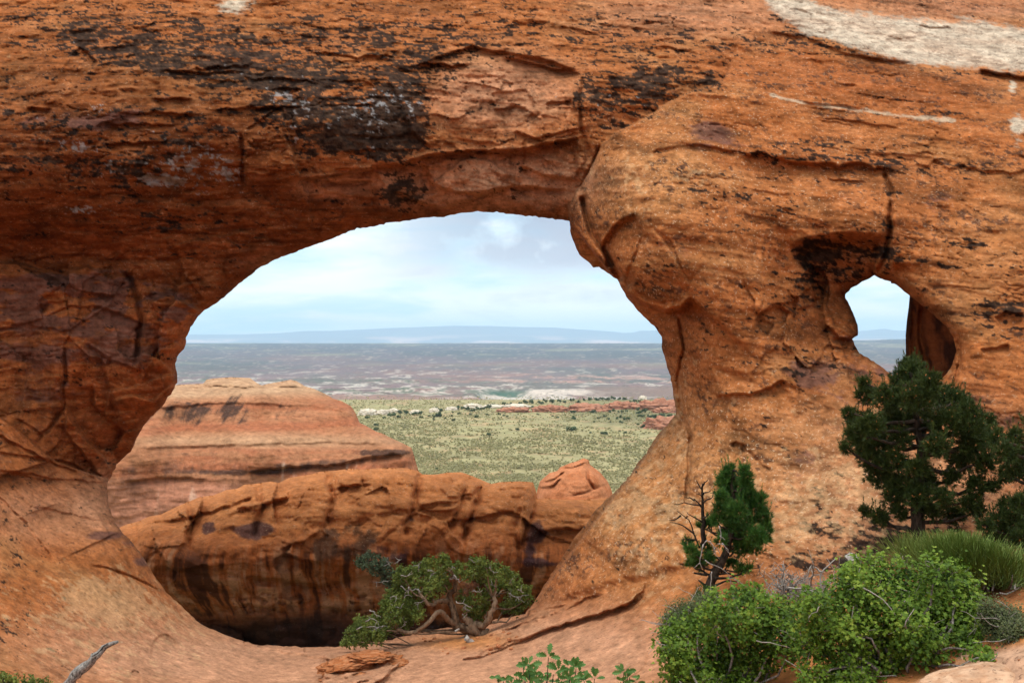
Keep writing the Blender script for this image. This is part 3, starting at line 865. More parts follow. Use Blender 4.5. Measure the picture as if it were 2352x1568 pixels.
varn = (1 - .95 * chips) * sst(0.40, 0.62, 0.50 * fbm(X * .9, Y * .9, Zs * 2.6, 5, .55, seed=111) + .16 * n_fi + .62 * pv)
t = lerp(t, (.135, .062, .050), varn * .80)
cc_ = sst(-.4, .5, dots + .5 * fleck)[..., None]
t = t * (1 - .95 * crust[..., None]) + .95 * crust[..., None] * (np.array((.012, .009, .008), np.float32) * cc_ + np.array((.062, .036, .024), np.float32) * (1 - cc_))
# scattered brown specks
spk = fbm(X * 9, Y * 9, Zs * 13, 3, .6, seed=107)
spm = sst(-.25, .5, fbm(X * 1.3, Y * 1.3, Zs * 2.2, 4, .6, seed=108))
t = lerp(t, (.075, .034, .022), sst(.20, .36, spk + .10 * spm) * spm * (.95 * onB + .45 * onA + .6 * onC * (1 - smoothC)) * .85)
# olive-dark weathering film
flm = sst(.12, .55, fbm(X * .8, Y * .8, Zs * 2.4, 5, .6, seed=109))
t = t * (1 - .46 * flm * (onB + .7 * onA + .3 * onC))[..., None]
# vertical water streaks on the pier and the underside slabs
sx = fbm(X * 3.4, Y * .6, Z * .22, 5, .6, seed=121)
stm = np.clip(blobs(x, y, [(200, 830, 260, 170, 1.0), (1150, 400, 200, 60, .9), (1120, 280, 160, 60, .6)]), 0, 1)
t = lerp(t, (.11, .040, .020), sst(.05, .5, sx) * stm * .5)
t = lerp(t, (.52, .30, .19), sst(.25, .7, -sx) * stm * .5)
# pale grey lichen rosettes on the dark shoulder
gl = blobs(x, y, [(440, 380, 90, 60, 1.0), (540, 400, 50, 50, 1.0), (370, 415, 60, 18, 1.1), (190, 335, 60, 20, .9), (240, 390, 50, 26, .9), (190, 482, 70, 16, 1.2), (230, 250, 60, 30, .7), (660, 230, 50, 30, 1.0), (850, 270, 90, 70, .75), (690, 290, 40, 50, .6), (300, 330, 200, 80, .4), (940, 220, 60, 60, .5), (600, 170, 120, 30, .5), (1420, 250, 60, 50, .5)])
gl = gl + .16 * sst(.5, 1.1, cr) * onA * (y < 380)
gm = sst(.52, .64, .55 * fbm(X * 9, Y * 9, Z * 11, 4, .65, seed=131) + .26 * fbm(X * 2.5, Y * 2.5, Z * 3.5, 3, .6, seed=133) + .42 * gl)
t = lerp(t, (.26, .245, .245), gm * .75)
# bleached white band, patch, seam
WB = [(1757, -60), (1762, 5), (1799, 38), (1848, 73), (1917, 94), (1987, 118), (2056, 140), (2125, 142), (2229, 153), (2420, 172), (2980, 240), (2980, 150), (2420, 78), (2352, 70), (2229, 46), (2125, 44), (2056, 42), (1917, 22), (1850, 0), (1830, -60)]
wbm = sst(8, -7, psdf(WB, x, y) + 13 * n_md + 9 * n_fi + 10 * n_bed)
t = lerp(t, (.53, .435, .335), wbm * .9)
t = lerp(t, (.44, .29, .20), wbm * sst(.0, .4, fbm(X * .8, Y * .8, Zs * 2.5, 3, seed=141)) * .45)
t = lerp(t, (.20, .125, .085), wbm * sst(.12, .4, fleck + .4 * n_bed) * .55)
for cx_, cy_, rx_, ry_ in ((540, 8, 38, 22), (2340, 288, 24, 30), (2325, 200, 10, 14)):
    t = lerp(t, (.50, .42, .32), sst(1.25, .65, np.sqrt(((x - cx_) / rx_) ** 2 + ((y - cy_) / ry_) ** 2) + .7 * n_md + .5 * n_fi) * .85)
d_, _, _ = seg_dist([(1770, 220), (1860, 238), (1960, 250), (2060, 265), (2190, 276)], x, y)
t = lerp(t, (.52, .38, .26), sst(5, .5, d_ + 7 * n_md + 5 * n_fi) * .8)
# sand in the lower right, litter under the shrubs
sand = onC * np.clip(blobs(x, y, [(2150, 1470, 330, 60, 1.4), (1900, 1560, 300, 90, 1.2), (2330, 1430, 90, 40, 1.0), (1060, 1470, 120, 22, 1.0), (2500, 1500, 300, 100, 1), (1900, 1400, 250, 80, 1.0)]), 0, 1)
sand *= sst(-0.6, -0.2, n_lo + 1)
t = lerp(t, (.47, .185, .062), sand * .9)
slab = sst(18, -8, psdf([(2085, 1585), (2170, 1535), (2250, 1508), (2300, 1492), (2380, 1482), (2380, 1640), (2080, 1640)], x, y))
t = lerp(t, (.50, .30, .20), slab * .85)
lich = np.clip(.25 + onB * .75 + onA * .45 + onC * .35 + .5 * n_md, 0, 1) * np.clip(blobs(x, y, [(1500, 1150, 300, 330, .8), (300, 1450, 300, 110, .6), (1900, 1150, 350, 200, .7), (1600, 450, 500, 300, .45)], .35), 0, 1) * (1 - .8 * sand)
# cream lichen plates on the lower slopes
pl = sst(.46, .58, .40 * fbm(X * 6.5, Y * 6.5, Z * 6.5, 4, .62, seed=151) + .22 * fbm(X * 1.8, Y * 1.8, Z * 1.8, 3, .62, seed=153) + .62 * np.clip(blobs(x, y, [(1480, 1150, 150, 260, .62), (1850, 1180, 260, 130, .62), (260, 1440, 330, 150, .55), (1650, 930, 160, 120, .35), (2100, 1000, 300, 200, .35), (1500, 400, 150, 90, .45), (250, 1370, 120, 60, .6)]), 0, 1) + .12)
t = lerp(t, (.54, .33, .17), pl * .45)
t = t * (1 + .18 * n_md + .38 * n_fi + .12 * n_bed + .20 * dots * (1 - smoothC))[..., None]
lich = lich * (1 - .85 * crust) * (1 - .7 * varn)
tint = np.clip(t * .88, .004, .75)


def near_region(cx, cy):
    r = np.zeros(len(cx), int)                           # 0 lintel, 1 left pier, 2 right pier, 3 ground
    r[(cy > 604 + 10 * np.sin(cx / 37.0)) & (cx < 700)] = 1
    r[inside(BUTTRESS, cx, cy)] = 2
    r[inside(GROUND, cx, cy)] = 3
    return r


near_parts = relief_parts(x, y, D, keep, 3.0, tint, lich, near_region, 4)
base = wp(1700, 1330, 12.5)
arch = empty("sandstone_arch", base, "big orange sandstone arch with a wide opening and a small window in its right pier", "rock arch")
for nm, q in zip(("lintel", "left_pier", "right_pier"), near_parts[:3]):
    child(nm, new_mesh(nm, q[0], q[1], q[2], {'lichen': q[4]}, {'tint': q[3]}), M_ROCK, arch)
q = near_parts[3]
tag(link("slickrock", new_mesh("slickrock", q[0], q[1], q[2], {'lichen': q[4]}, {'tint': q[3]}), M_ROCK),
    "orange slickrock slopes running down to the sill of the arch", "rock ground", kind="structure")
NX, NY, ND = x, y, D
# unseen slickrock added behind the camera to stop uplight and bounce warm fill, rising to a far rock rim
gx, gy = np.meshgrid(np.linspace(-70, 70, 80), np.linspace(-60, 2.6, 50))
gz = -2.45 + .35 * fbm(gx * .15, gy * .15, gx * 0, 4, seed=171) - .03 * np.abs(gx) * 0 + sst(-18, -60, gy) * 7
gn = fbm(gx * .4, gy * .4, gz, 4, .6, seed=175)
gt = lerp(np.broadcast_to(np.array((.44, .165, .065), np.float32), (*gx.shape, 3)), PINK, sst(-.3, .4, gn))
fg = grid_faces(*gx.shape)
tag(link("ground", new_mesh("ground", np.stack([gx, gy, gz], -1).reshape(-1, 3), fg.ravel(), np.full(len(fg), 4), {'lichen': gn.ravel() * 0 + .3}, {'tint': gt.reshape(-1, 3)}), M_ROCK), "unseen slickrock added behind the viewpoint", "ground", kind="structure")


def ground_at(xv, D):
    """world point of the near ground at a bearing and depth"""
    j = int(np.argmin(np.abs(us - xv)))
    col = np.nonzero((vs > 1250) & (ND[:, j] > D))[0]
    return wp(xv, float(vs[col[-1]]), D) if len(col) else wp(xv, 1500, D)


def ground_depth(xv, yv):
    """depth of the near surface at a survey point"""
    j = int(np.argmin(np.abs(us - xv)))
    i = int(np.argmin(np.abs(vs - yv)))
    return float(ND[i, j])


# dark inner wall seen through the window
uj, vj = np.arange(2040, 2300, 3.0), np.arange(640, 960, 3.0)
JAMB = [(2090, 672), (2087, 706), (2083, 734), (2080, 770), (2081, 830), (2084, 900), (2090, 960), (2290, 960), (2290, 660)]


def jamb_depth(x, y, sd):
    D = 15.6 + (x - 2080) * -0.007 + (y - 800) * 0.0008
    P = ray(x, y, D)
    D = D - .12 * fbm(P[..., 0] * 3.0, P[..., 1] * 1.2, P[..., 2] * .7, 5, seed=161)
    groove(D, x, y, [(2120, 690), (2112, 760), (2135, 860)], .2, 8, 162)
    groove(D, x, y, [(2100, 690), (2096, 800), (2105, 900)], .15, 5, 163)
    ee = np.clip(sd / 14, 0, 1)
    return D + .5 * (1 - np.sqrt(np.clip(1 - (1 - ee) ** 2, 0, 1)))


xj, yj, sj, Dj, kj = relief(uj, vj, jamb_depth, [('in', JAMB)])
Pj = ray(xj, yj, Dj)
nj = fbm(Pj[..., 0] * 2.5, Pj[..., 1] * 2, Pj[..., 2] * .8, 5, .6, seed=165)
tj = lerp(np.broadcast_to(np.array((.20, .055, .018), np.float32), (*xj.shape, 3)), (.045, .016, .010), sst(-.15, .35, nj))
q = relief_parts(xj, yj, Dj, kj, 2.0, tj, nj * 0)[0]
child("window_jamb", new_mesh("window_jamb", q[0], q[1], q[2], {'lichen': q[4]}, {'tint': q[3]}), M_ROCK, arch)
# ------------------------------------------------------------------ rock ridge behind the opening
FIN = [(180, 1700), (180, 1230), (268, 1214), (290, 1203), (318, 1196), (345, 1184), (370, 1180), (400, 1165), (430, 1152), (460, 1140), (490, 1136), (520, 1124), (545, 1121), (560, 1112), (590, 1109), (622, 1104), (640, 1108), (665, 1096), (690, 1092), (715, 1088), (735, 1082), (770, 1080),
       (800, 1075), (835, 1077), (880, 1073), (935, 1074), (960, 1080), (970, 1088), (1000, 1089), (1025, 1084), (1060, 1083), (1085, 1092), (1111, 1103), (1128, 1110), (1146, 1106), (1190, 1104), (1224, 1106), (1230, 1122), (1234, 1144), (1260, 1142), (1284, 1146), (1340, 1146), (1395, 1142), (1500, 1135), (1560, 1120), (1600, 1700)]
C_F = [(200, 1220, 25.5), (300, 1210, 25), (450, 1150, 26), (620, 1110, 26.5), (800, 1080, 27), (950, 1080, 27), (1100, 1100, 27), (1220, 1110, 26.5), (1400, 1145, 26.5), (1550, 1130, 26.5), (330, 1260, 23.6), (500, 1200, 24.2), (700, 1180, 24.6), (900, 1170, 24.8), (1100, 1180, 24.8), (1250, 1220, 24.4), (1400, 1200, 24.8), (350, 1320, 23.3),
       (500, 1290, 23.2), (700, 1280, 23.6), (900, 1280, 23.9), (1100, 1280, 24.0), (1250, 1290, 23.8), (400, 1360, 23.6), (560, 1350, 23.6), (700, 1360, 24.2), (900, 1370, 24.6), (1100, 1370, 24.6), (1250, 1370, 24.9), (450, 1430, 24.6), (600, 1430, 24.4), (750, 1440, 24.7), (1000, 1450, 25), (1250, 1450, 25.4), (600, 1500, 24.9), (900, 1540, 25), (700, 1650, 24.5), (1300, 1650, 24.5), (200, 1650, 24.5), (200, 1400, 24)]


def fin_depth(x, y, sd):
    D = tps(C_F, x, y)
    P = ray(x, y, D)
    X, Y, Z = P[..., 0], P[..., 1], P[..., 2]
    top = sst(1290, 1180, y)
    D = D - .30 * fbm(X * .5, Y * .5, Z * .8, 3, seed=203) - .06 * fbm(X * .7, Y * .7, Z * 3, 5, .55, seed=207)
    D = D - .05 * fbm(X * 1.8, Y * 1.8, Z * 2.8, 5, .6, seed=211)
    rdg = fbm(X * .9, Y * .9, Z * 1.6, 4, .5, seed=213, ridge=True)
    D = D + .18 * np.maximum(rdg - .55, 0)
    # rounded flaggy slabs along the crest
    tz = Z * 2.6 + X * .25 + .9 * fbm(X * .6, Y * .6, Z * .6, 3, seed=215)
    fr = tz - np.floor(tz)
    D = D - .12 * (np.where(fr < .78, np.sqrt(fr / .78), (1 - fr) / .22) - .5) * top
    lip(D, x, y, [(330, 1200), (420, 1190), (530, 1160), (590, 1135)], .3, 16, 2.5, 220)
    lip(D, x, y, [(540, 1175), (590, 1160), (660, 1140), (665, 1130)], .3, 20, 2.5, 221)
    lip(D, x, y, [(775, 1118), (830, 1112), (828, 1095)], .4, 14, 2.5, 222)
    groove(D, x, y, [(772, 1090), (775, 1112), (800, 1120)], .3, 4, 223)
    groove(D, x, y, [(960, 1085), (955, 1120), (945, 1150)], .3, 4, 224)
    groove(D, x, y, [(1080, 1100), (1060, 1150), (1040, 1200), (1010, 1240)], .28, 5, 225)
    lip(D, x, y, [(1035, 1150), (1080, 1140), (1100, 1110)], .25, 16, 2.5, 226)
    lip(D, x, y, [(960, 1160), (1000, 1152), (1060, 1150)], .25, 14, 2.5, 227)
    lip(D, x, y, [(1205, 1130), (1195, 1200), (1190, 1270)], .35, 40, 3, 228)
    groove(D, x, y, [(1230, 1145), (1215, 1200), (1192, 1260)], .35, 5, 229)
    lip(D, x, y, [(1140, 1125), (1180, 1118), (1215, 1122)], .25, 12, 2.5, 230)
    lip(D, x, y, [(1200, 1240), (1240, 1220), (1300, 1215), (1370, 1210)], .45, 40, 4, 231)
    lip(D, x, y, [(640, 1260), (700, 1240), (740, 1215), (760, 1230)], .35, 40, 3, 232)
    lip(D, x, y, [(560, 1320), (640, 1330), (740, 1345), (800, 1330)], .45, 45, 5, 233)
    lip(D, x, y, [(860, 1180), (930, 1170), (1000, 1190)], .2, 24, 3, 234)
    groove(D, x, y, [(860, 1250), (930, 1200), (980, 1160)], .15, 3, 235)
    D = D + facets(X * .55 + Z * .3, Z * 1.1, top, 1.1, .55, .30, 251, .22) + facets(X * .6, Z * 1.1, 1 - .6 * top, 1.5, .40, .18, 252, .22) + facets(X * .7, Z * 1.4, top * .6, .45, .14, .07, 253)
    D = D + .55 * sst(1212, 1236, x + (y - 1145) * .35) * sst(1130, 1160, y) * sst(1330, 1240, y)
    for k, c_ in enumerate(([(425, 1150), (442, 1200), (425, 1262)], [(588, 1108), (603, 1160), (575, 1235)], [(748, 1082), (765, 1140), (745, 1225)], [(964, 1084), (952, 1150), (925, 1235)], [(1110, 1104), (1088, 1160), (1055, 1245)])):
        groove(D, x, y, c_, .55, 7, 280 + k, amp=3, taper=.1)
        lip(D, x, y, c_[::-1], .30, 46, 4, 280 + k, amp=3, taper=.1)
    bulge(D, x, y, 680, 1150, 70, 45, .35)
    bulge(D, x, y, 860, 1140, 80, 50, .4)
    bulge(D, x, y, 1020, 1130, 45, 35, .3)
    bulge(D, x, y, 510, 1175, 60, 35, .3)
    bulge(D, x, y, 720, 1290, 90, 40, .4)
    plate(D, x, y, [(772, 1092), (832, 1088), (830, 1112), (775, 1118)], .3, 2.5, 290)
    plate(D, x, y, [(545, 1165), (600, 1150), (662, 1128), (660, 1142), (590, 1170)], .3, 2.5, 291)
    plate(D, x, y, [(1010, 1118), (1060, 1105), (1105, 1112), (1090, 1135), (1030, 1140)], .3, 2.5, 292)
    plate(D, x, y, [(960, 1152), (1020, 1146), (1060, 1152), (1040, 1172), (980, 1172)], .3, 2.5, 293)
    # honeycomb pits
    pm = sst(1.1, .6, np.sqrt(((x - 620) / 110) ** 2 + ((y - 1385) / 28) ** 2)) + sst(1.1, .6, np.sqrt(((x - 830) / 60) ** 2 + ((y - 1390) / 30) ** 2))
    pits = fbm(X * 5, Y * 5, Z * 7, 2, .5, seed=241)
    D = D + .16 * sst(.05, .3, pits) * np.clip(pm, 0, 1)
    ee = np.clip(sd / 34, 0, 1)
    D = D + 1.6 * (1 - np.sqrt(np.clip(1 - (1 - ee) ** 2, 0, 1)))
    fin_depth.m = (X, Y, Z, top)
    return D


x, y, sd, D, keep = relief(np.arange(180, 1600, 2.9), np.concatenate([np.arange(1060, 1500, 2.9), np.linspace(1503, 1700, 22)]), fin_depth, [('in', FIN)])
X, Y, Z, top = fin_depth.m
n_lo = fbm(X * .5, Y * .5, Z, 4, seed=251)
n_md = fbm(X * 1.8, Y * 1.8, Z * 2.5, 5, .6, seed=255)
t = lerp(np.broadcast_to(np.array((.42, .125, .037), np.float32), (*x.shape, 3)), (.52, .190, .064), np.clip(top * .85 + .4 * n_md, 0, 1))  # crest painted lighter to make up for light it does not receive
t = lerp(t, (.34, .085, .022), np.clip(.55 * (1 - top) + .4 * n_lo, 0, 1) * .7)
wx = X + .12 * fbm(X * .8, Y, Z * .9, 3, .5, seed=260)
sx = .50 * fbm(wx * 5.5, Y * .5, Z * .45, 4, .65, seed=261) + .55 * fbm(wx * 1.2, Y * .3, Z * .4, 4, .6, seed=262)
zone = sst(1225, 1290, y + 14 * n_lo)
t = lerp(t, (.050, .018, .011), sst(-.04, .18, sx + .12 * n_md) * zone * .85)
t = lerp(t, (.50, .27, .15), sst(.02, .28, -sx + .12 * n_md) * zone * sst(1440, 1380, y) * .65)
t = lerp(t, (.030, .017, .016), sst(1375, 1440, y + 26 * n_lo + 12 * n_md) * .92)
pv = blobs(x, y, [(480, 1210, 22, 16, 1.1), (560, 1225, 70, 24, .9), (590, 1210, 40, 20, .9), (1230, 1230, 22, 55, 1.2, 22), (930, 1200, 26, 30, .8), (900, 1260, 60, 40, .8), (1020, 1300, 100, 26, .7), (1290, 1290, 110, 14, 1.0), (1330, 1225, 80, 16, .9), (700, 1180, 60, 20, .4)])
t = lerp(t, (.055, .026, .030), sst(.35, .6, .5 * n_md + .6 * pv) * .85)
bk = blobs(x, y, [(790, 1240, 100, 50, 1.0), (740, 1300, 50, 60, .6), (1000, 1350, 120, 40, .6), (450, 1400, 60, 30, .6)])
t = lerp(t, (.040, .022, .014), sst(.35, .65, .5 * fbm(X * 2.5, Y * 2.5, Z * 1.0, 5, .62, seed=267) + .6 * bk) * .8)
n_fi = fbm(X * 5, Y * 5, Z * 8, 4, .6, seed=269)
t = t * .88 * (.92 + .16 * n_md + .26 * n_fi)[..., None]
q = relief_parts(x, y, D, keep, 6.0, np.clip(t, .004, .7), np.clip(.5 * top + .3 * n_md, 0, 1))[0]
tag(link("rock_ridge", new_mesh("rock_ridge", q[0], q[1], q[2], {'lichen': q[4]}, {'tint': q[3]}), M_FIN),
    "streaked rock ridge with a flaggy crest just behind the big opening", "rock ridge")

# ------------------------------------------------------------------ small dome rock
DOME = [(1222, 1230), (1226, 1150), (1236, 1118), (1240, 1104), (1262, 1085), (1280, 1080), (1286, 1072), (1310, 1062), (1325, 1058), (1340, 1051), (1352, 1055), (1355, 1066), (1378, 1083), (1395, 1103), (1404, 1122), (1410, 1145), (1420, 1230)]


def dome_depth(x, y, sd):
    D = 46 + ((x - 1325) / 90) ** 2 * 2.0 - (y - 1100) * .02
    P = ray(x, y, D)
    D = D - .25 * fbm(P[..., 0] * .6, P[..., 1] * .6, P[..., 2] * 1.5, 5, seed=271)
    lip(D, x, y, [(1236, 1118), (1270, 1112), (1290, 1095)], .5, 9, 1.5, 272)
    lip(D, x, y, [(1240, 1106), (1275, 1098), (1300, 1078)], .5, 8, 1.5, 273)
    lip(D, x, y, [(1285, 1075), (1320, 1072), (1350, 1058)], .5, 8, 1.5, 274)
    groove(D, x, y, [(1352, 1075), (1350, 1100), (1365, 1125)], .4, 3, 275)
    groove(D, x, y, [(1310, 1140), (1360, 1125), (1404, 1108)], .2, 2, 276)
    ee = np.clip(sd / 26, 0, 1)
    return D + 3 * (1 - np.sqrt(np.clip(1 - (1 - ee) ** 2, 0, 1)))


x, y, sd, D, keep = relief(np.arange(1218, 1424, 2.4), np.arange(1045, 1232, 2.4), dome_depth, [('in', DOME)])
P = ray(x, y, D)
nd_ = fbm(P[..., 0] * .8, P[..., 1] * .8, P[..., 2] * 2.2, 5, .6, seed=281)
t = lerp(np.broadcast_to(np.array((.44, .165, .075), np.float32), (*x.shape, 3)), (.36, .115, .045), sst(-.3, .5, nd_))
q = relief_parts(x, y, D, keep, 6.0, t, nd_ * 0 + .2)[0]
tag(link("dome_rock", new_mesh("dome_rock", q[0], q[1], q[2], {'lichen': q[4]}, {'tint': q[3]}), M_FIN),
    "small pointed dome of red rock rising behind the right end of the ridge", "rock dome")

# ------------------------------------------------------------------ terraced butte
BUTTE = [(60, 1420), (60, 892), (380, 885), (420, 882), (440, 881), (467, 880), (474, 871), (490, 868), (530, 865), (574, 867), (588, 877), (600, 884), (617, 880), (640, 876), (652, 874), (668, 871), (681, 874), (701, 886), (722, 892), (735, 898), (752, 906), (765, 914), (785, 920), (806, 932),
         (812, 940), (817, 948), (822, 960), (826, 970), (840, 976), (864, 990), (880, 995), (895, 1003), (924, 1016), (945, 1027), (951, 1044), (955, 1060), (960, 1076), (968, 1100), (975, 1420)]
C_BU = [(100, 890, 82), (400, 885, 82), (600, 885, 82), (720, 895, 82), (400, 905, 77), (600, 905, 77), (760, 920, 79), (400, 930, 75.6), (600, 935, 75.6), (780, 945, 77), (400, 975, 75.0), (600, 968, 75.2), (800, 968, 76.5), (380, 1000, 72), (600, 985, 72.5), (830, 985, 74), (350, 1020, 69.5), (600, 1015, 69.5), (880, 1010, 71),
        (350, 1050, 68.4), (600, 1045, 68.4), (900, 1035, 70), (350, 1100, 68.6), (600, 1100, 68.8), (940, 1080, 70.5), (350, 1200, 67.8), (600, 1200, 67.8), (900, 1200, 69), (100, 1050, 68), (100, 1200, 67.5), (100, 970, 75), (500, 1400, 67), (900, 1400, 68)]


def butte_depth(x, y, sd):
    D = tps(C_BU, x, y)
    P = ray(x, y, D)
    X, Y, Z = P[..., 0], P[..., 1], P[..., 2]
    D = D - .5 * fbm(X * .12, Y * .12, Z * .4, 4, seed=303) - .13 * fbm(X * .15, Y * .15, Z * 1.6, 5, .55, seed=307) - .16 * fbm(X * .8, Y * .8, Z * 1.6, 5, .6, seed=309)
    capm = sst(888, 880, y)
    tz = Z * 2.2 - X * .05
    D = D - .5 * (tz - np.floor(tz)) * capm
    lip(D, x, y, [(360, 892), (470, 886), (590, 887), (720, 889)], .8, 7, 1.5, 311)
    lip(D, x, y, [(330, 940), (480, 926), (600, 926), (760, 935), (830, 960)], .5, 14, 3, 312)
    lip(D, x, y, [(560, 1085), (650, 1072), (760, 1068), (870, 1046), (950, 1040)], .9, 16, 3, 313)
    lip(D, x, y, [(280, 1105), (380, 1095), (480, 1100)], .5, 12, 3, 314)
    lip(D, x, y, [(740, 908), (790, 925), (815, 935)], .6, 6, 1.5, 315)
    lip(D, x, y, [(300, 1030), (500, 1022), (760, 1015), (900, 1020)], .4, 10, 3, 316)
    ee = np.clip(sd / 30, 0, 1)
    D = D + 5 * (1 - np.sqrt(np.clip(1 - (1 - ee) ** 2, 0, 1)))
    butte_depth.m = (X, Y, Z)
    return D


x, y, sd, D, keep = relief(np.arange(60, 976, 2.6), np.concatenate([np.arange(862, 1240, 2.4), np.linspace(1242, 1420, 16)]), butte_depth, [('in', BUTTE)])
X, Y, Z = butte_depth.m
n_lo = fbm(X * .12, Y * .12, Z * .5, 4, seed=321)
n_bd = fbm(X * .05, Y * .05, Z * 1.1, 5, .6, seed=325)
n_md = fbm(X * .6, Y * .6, Z * 1.0, 5, .6, seed=329)
t = lerp(np.broadcast_to(np.array((.40, .170, .085), np.float32), (*x.shape, 3)), (.34, .115, .055), sst(-.3, .5, n_bd + .3 * n_md))
t = lerp(t, (.47, .285, .165), np.clip(sst(918, 893, y + 8 * n_lo) + blobs(x, y, [(600, 1012, 330, 16, .7), (420, 905, 150, 14, .5)]), 0, 1) * (.8 + .2 * n_md))
t = lerp(t, (.45, .20, .125), sst(1090, 1120, y) * .7)
sx = .6 * fbm(X * 1.5, Y * .1, Z * .12, 4, .62, seed=331) + .5 * fbm(X * .5, Y * .1, Z * .2, 3, .6, seed=332)
z1 = np.clip(blobs(x, y, [(440, 945, 70, 42, 1.1), (540, 945, 40, 38, .8), (640, 925, 40, 10, .6), (660, 955, 50, 28, .75), (300, 950, 100, 40, .9)]), 0, 1.2)
t = lerp(t, (.045, .027, .022), sst(.45, .75, .75 * sx + .3 * n_md + .68 * z1) * .9)
z2 = np.clip(blobs(x, y, [(720, 1065, 160, 14, 1.0, -4), (900, 1038, 70, 10, .8), (450, 1042, 120, 8, .6), (560, 1085, 160, 9, .9), (350, 1075, 150, 14, .6), (800, 1038, 120, 9, .6)]), 0, 1.2)
t = lerp(t, (.055, .032, .026), sst(.45, .8, .35 * sx + .3 * n_md + .75 * z2) * .85)
low = sst(1045, 1075, y)
t = lerp(t, (.15, .065, .042), sst(.1, .45, sx) * low * .45)
t = lerp(t, (.60, .40, .29), sst(.22, .5, -sx + .15 * n_md) * low * .6)
n_fi = fbm(X * 2, Y * 2, Z * 4, 4, .6, seed=339)
t = t * .88 * (.92 + .14 * n_md + .26 * n_fi + .12 * n_bd)[..., None]
q = relief_parts(x, y, D, keep, 18.0, np.clip(t, .004, .7), np.clip(.5 + .4 * n_md, 0, 1) * .5)[0]
tag(link("butte", new_mesh("butte", q[0], q[1], q[2], {'lichen': q[4]}, {'tint': q[3]}), M_FAR),
    "broad terraced butte with black streaks and thin caprock beyond the ridge", "butte")

# ------------------------------------------------------------------ the land beyond
PD = [15, 40, 80, 130, 200, 560, 690, 760, 1000, 1600, 3000, 4500, 6500, 8500, 9600, 10300, 11000, 12500, 30000]
PZ = [-14, -24, -33, -39, -40, -40, -40.2, -52, -78, -93, -106, -96, -60, -24, -8, -12, -60, -140, -160]


def land_z(Dg, ang):
    z = np.interp(Dg, PD, PZ)
    rise = sst(.16, .55, ang) * 58 * sst(5000, 9600, Dg) * sst(12500, 10300, Dg)
    return z + rise


va = np.arange(0.55, 59.0, 0.26)                        # pixel rows below the horizon for the far plain
far_rows = []
zz = np.linspace(1500, 10400, 4000)
pv_ = -np.interp(zz, PD, PZ) * F / zz
far_rows = np.interp(va[::-1], pv_[::-1], zz[::-1])[::1]
far_rows = np.sort(far_rows)
rows = np.concatenate([np.geomspace(15, 140, 40)[:-1], np.geomspace(140, 700, 190)[:-1], np.linspace(700, far_rows[0], 20)[:-1], far_rows, np.linspace(far_rows[-1] + 40, 10400, 8), np.linspace(10700, 12500, 6), [16000, 24000, 30000]])
rows = np.unique(rows)
cols_u = np.concatenate([np.linspace(-900, 150, 60)[:-1], np.arange(150, 960, 2.0), np.linspace(962, 1900, 54)])
ANG, DG = np.meshgrid((cols_u - 512) / F, rows)
Xg, Yg = ANG * DG, DG
sc_ = np.clip(DG / 3000.0, .02, 3.0)
hn = fbm(Xg / 420., Yg / 420., Xg * 0, 5, .55, seed=401)
hn2 = fbm(Xg / 90., Yg / 90., Xg * 0, 4, .55, seed=405)
Zg = land_z(DG, ANG)
farm = sst(700, 1500, DG)
Zg = Zg + farm * (5.0 * hn + 1.8 * hn2) * sst(10600, 8800, DG) + (1 - farm) * .35 * hn2 * sst(100, 200, DG)
# low benches: small scarps that catch or lose light
tzz = Zg / 9.0 + .6 * hn
Zg = Zg + farm * 3.0 * sst(.70, .95, tzz - np.floor(tzz)) * sst(9600, 8500, DG)
# bowl of the small canyon
cang = (1165 * S - 512) / F
cd = np.sqrt(((ANG - cang) * DG / 55.) ** 2 + ((DG - 1850) / 240.) ** 2)
Zg = Zg - 14 * sst(1.2, .6, cd)
V = np.stack([Xg, Yg, Zg], -1).reshape(-1, 3)
f = grid_faces(*Xg.shape)
vpx = -Zg * F / DG
# colours of soils and ledges, by distance
m1 = fbm(Xg / 260., Yg / 700., Xg * 0, 6, .6, seed=411)
m2 = fbm(Xg / 120., Yg / 330., Xg * 0, 6, .65, seed=421)
m3 = fbm(Xg / 900., Yg / 1600., Xg * 0, 5, .55, seed=431)
m4 = fbm(Xg / 40., Yg / 110., Xg * 0, 5, .65, seed=441)
SAGE, SOIL = np.array((.300, .255, .128), np.float32), np.array((.40, .25, .135), np.float32)
p1 = fbm(Xg / 9., Yg / 9., Xg * 0, 5, .6, seed=451)
p2 = fbm(Xg / 60., Yg / 60., Xg * 0, 4, .55, seed=455)
t = lerp(np.broadcast_to(SAGE, (*Xg.shape, 3)), SOIL, np.clip(sst(.05, .45, p1 + .15 * p2) * .75, 0, 1))
t = lerp(t, (.29, .265, .128), sst(-.1, .4, p2) * .5)
t = lerp(t, (.10, .105, .050), sst(430, 520, DG + 40 * p2) * sst(.02, .12, ANG) * .5)
fb = lerp(np.broadcast_to(np.array((.195, .120, .115), np.float32), (*Xg.shape, 3)), (.150, .118, .102), sst(-.15, .35, m1))
fb = lerp(fb, (.235, .125, .10), sst(.05, .45, m3 + .45 * m2))
fb = lerp(fb, (.085, .085, .070), sst(.0, .4, -m3 + .5 * m4) * .8)
fb = lerp(fb, (.055, .042, .040), sst(3800, 8000, DG) * (.8 + .4 * m4))
fb = lerp(fb, (.27, .235, .13), sst(.25, .5, fbm(Xg / 600., Yg / 900., Xg * 0, 4, .5, seed=461)) * sst(3600, 4600, DG) * .8)
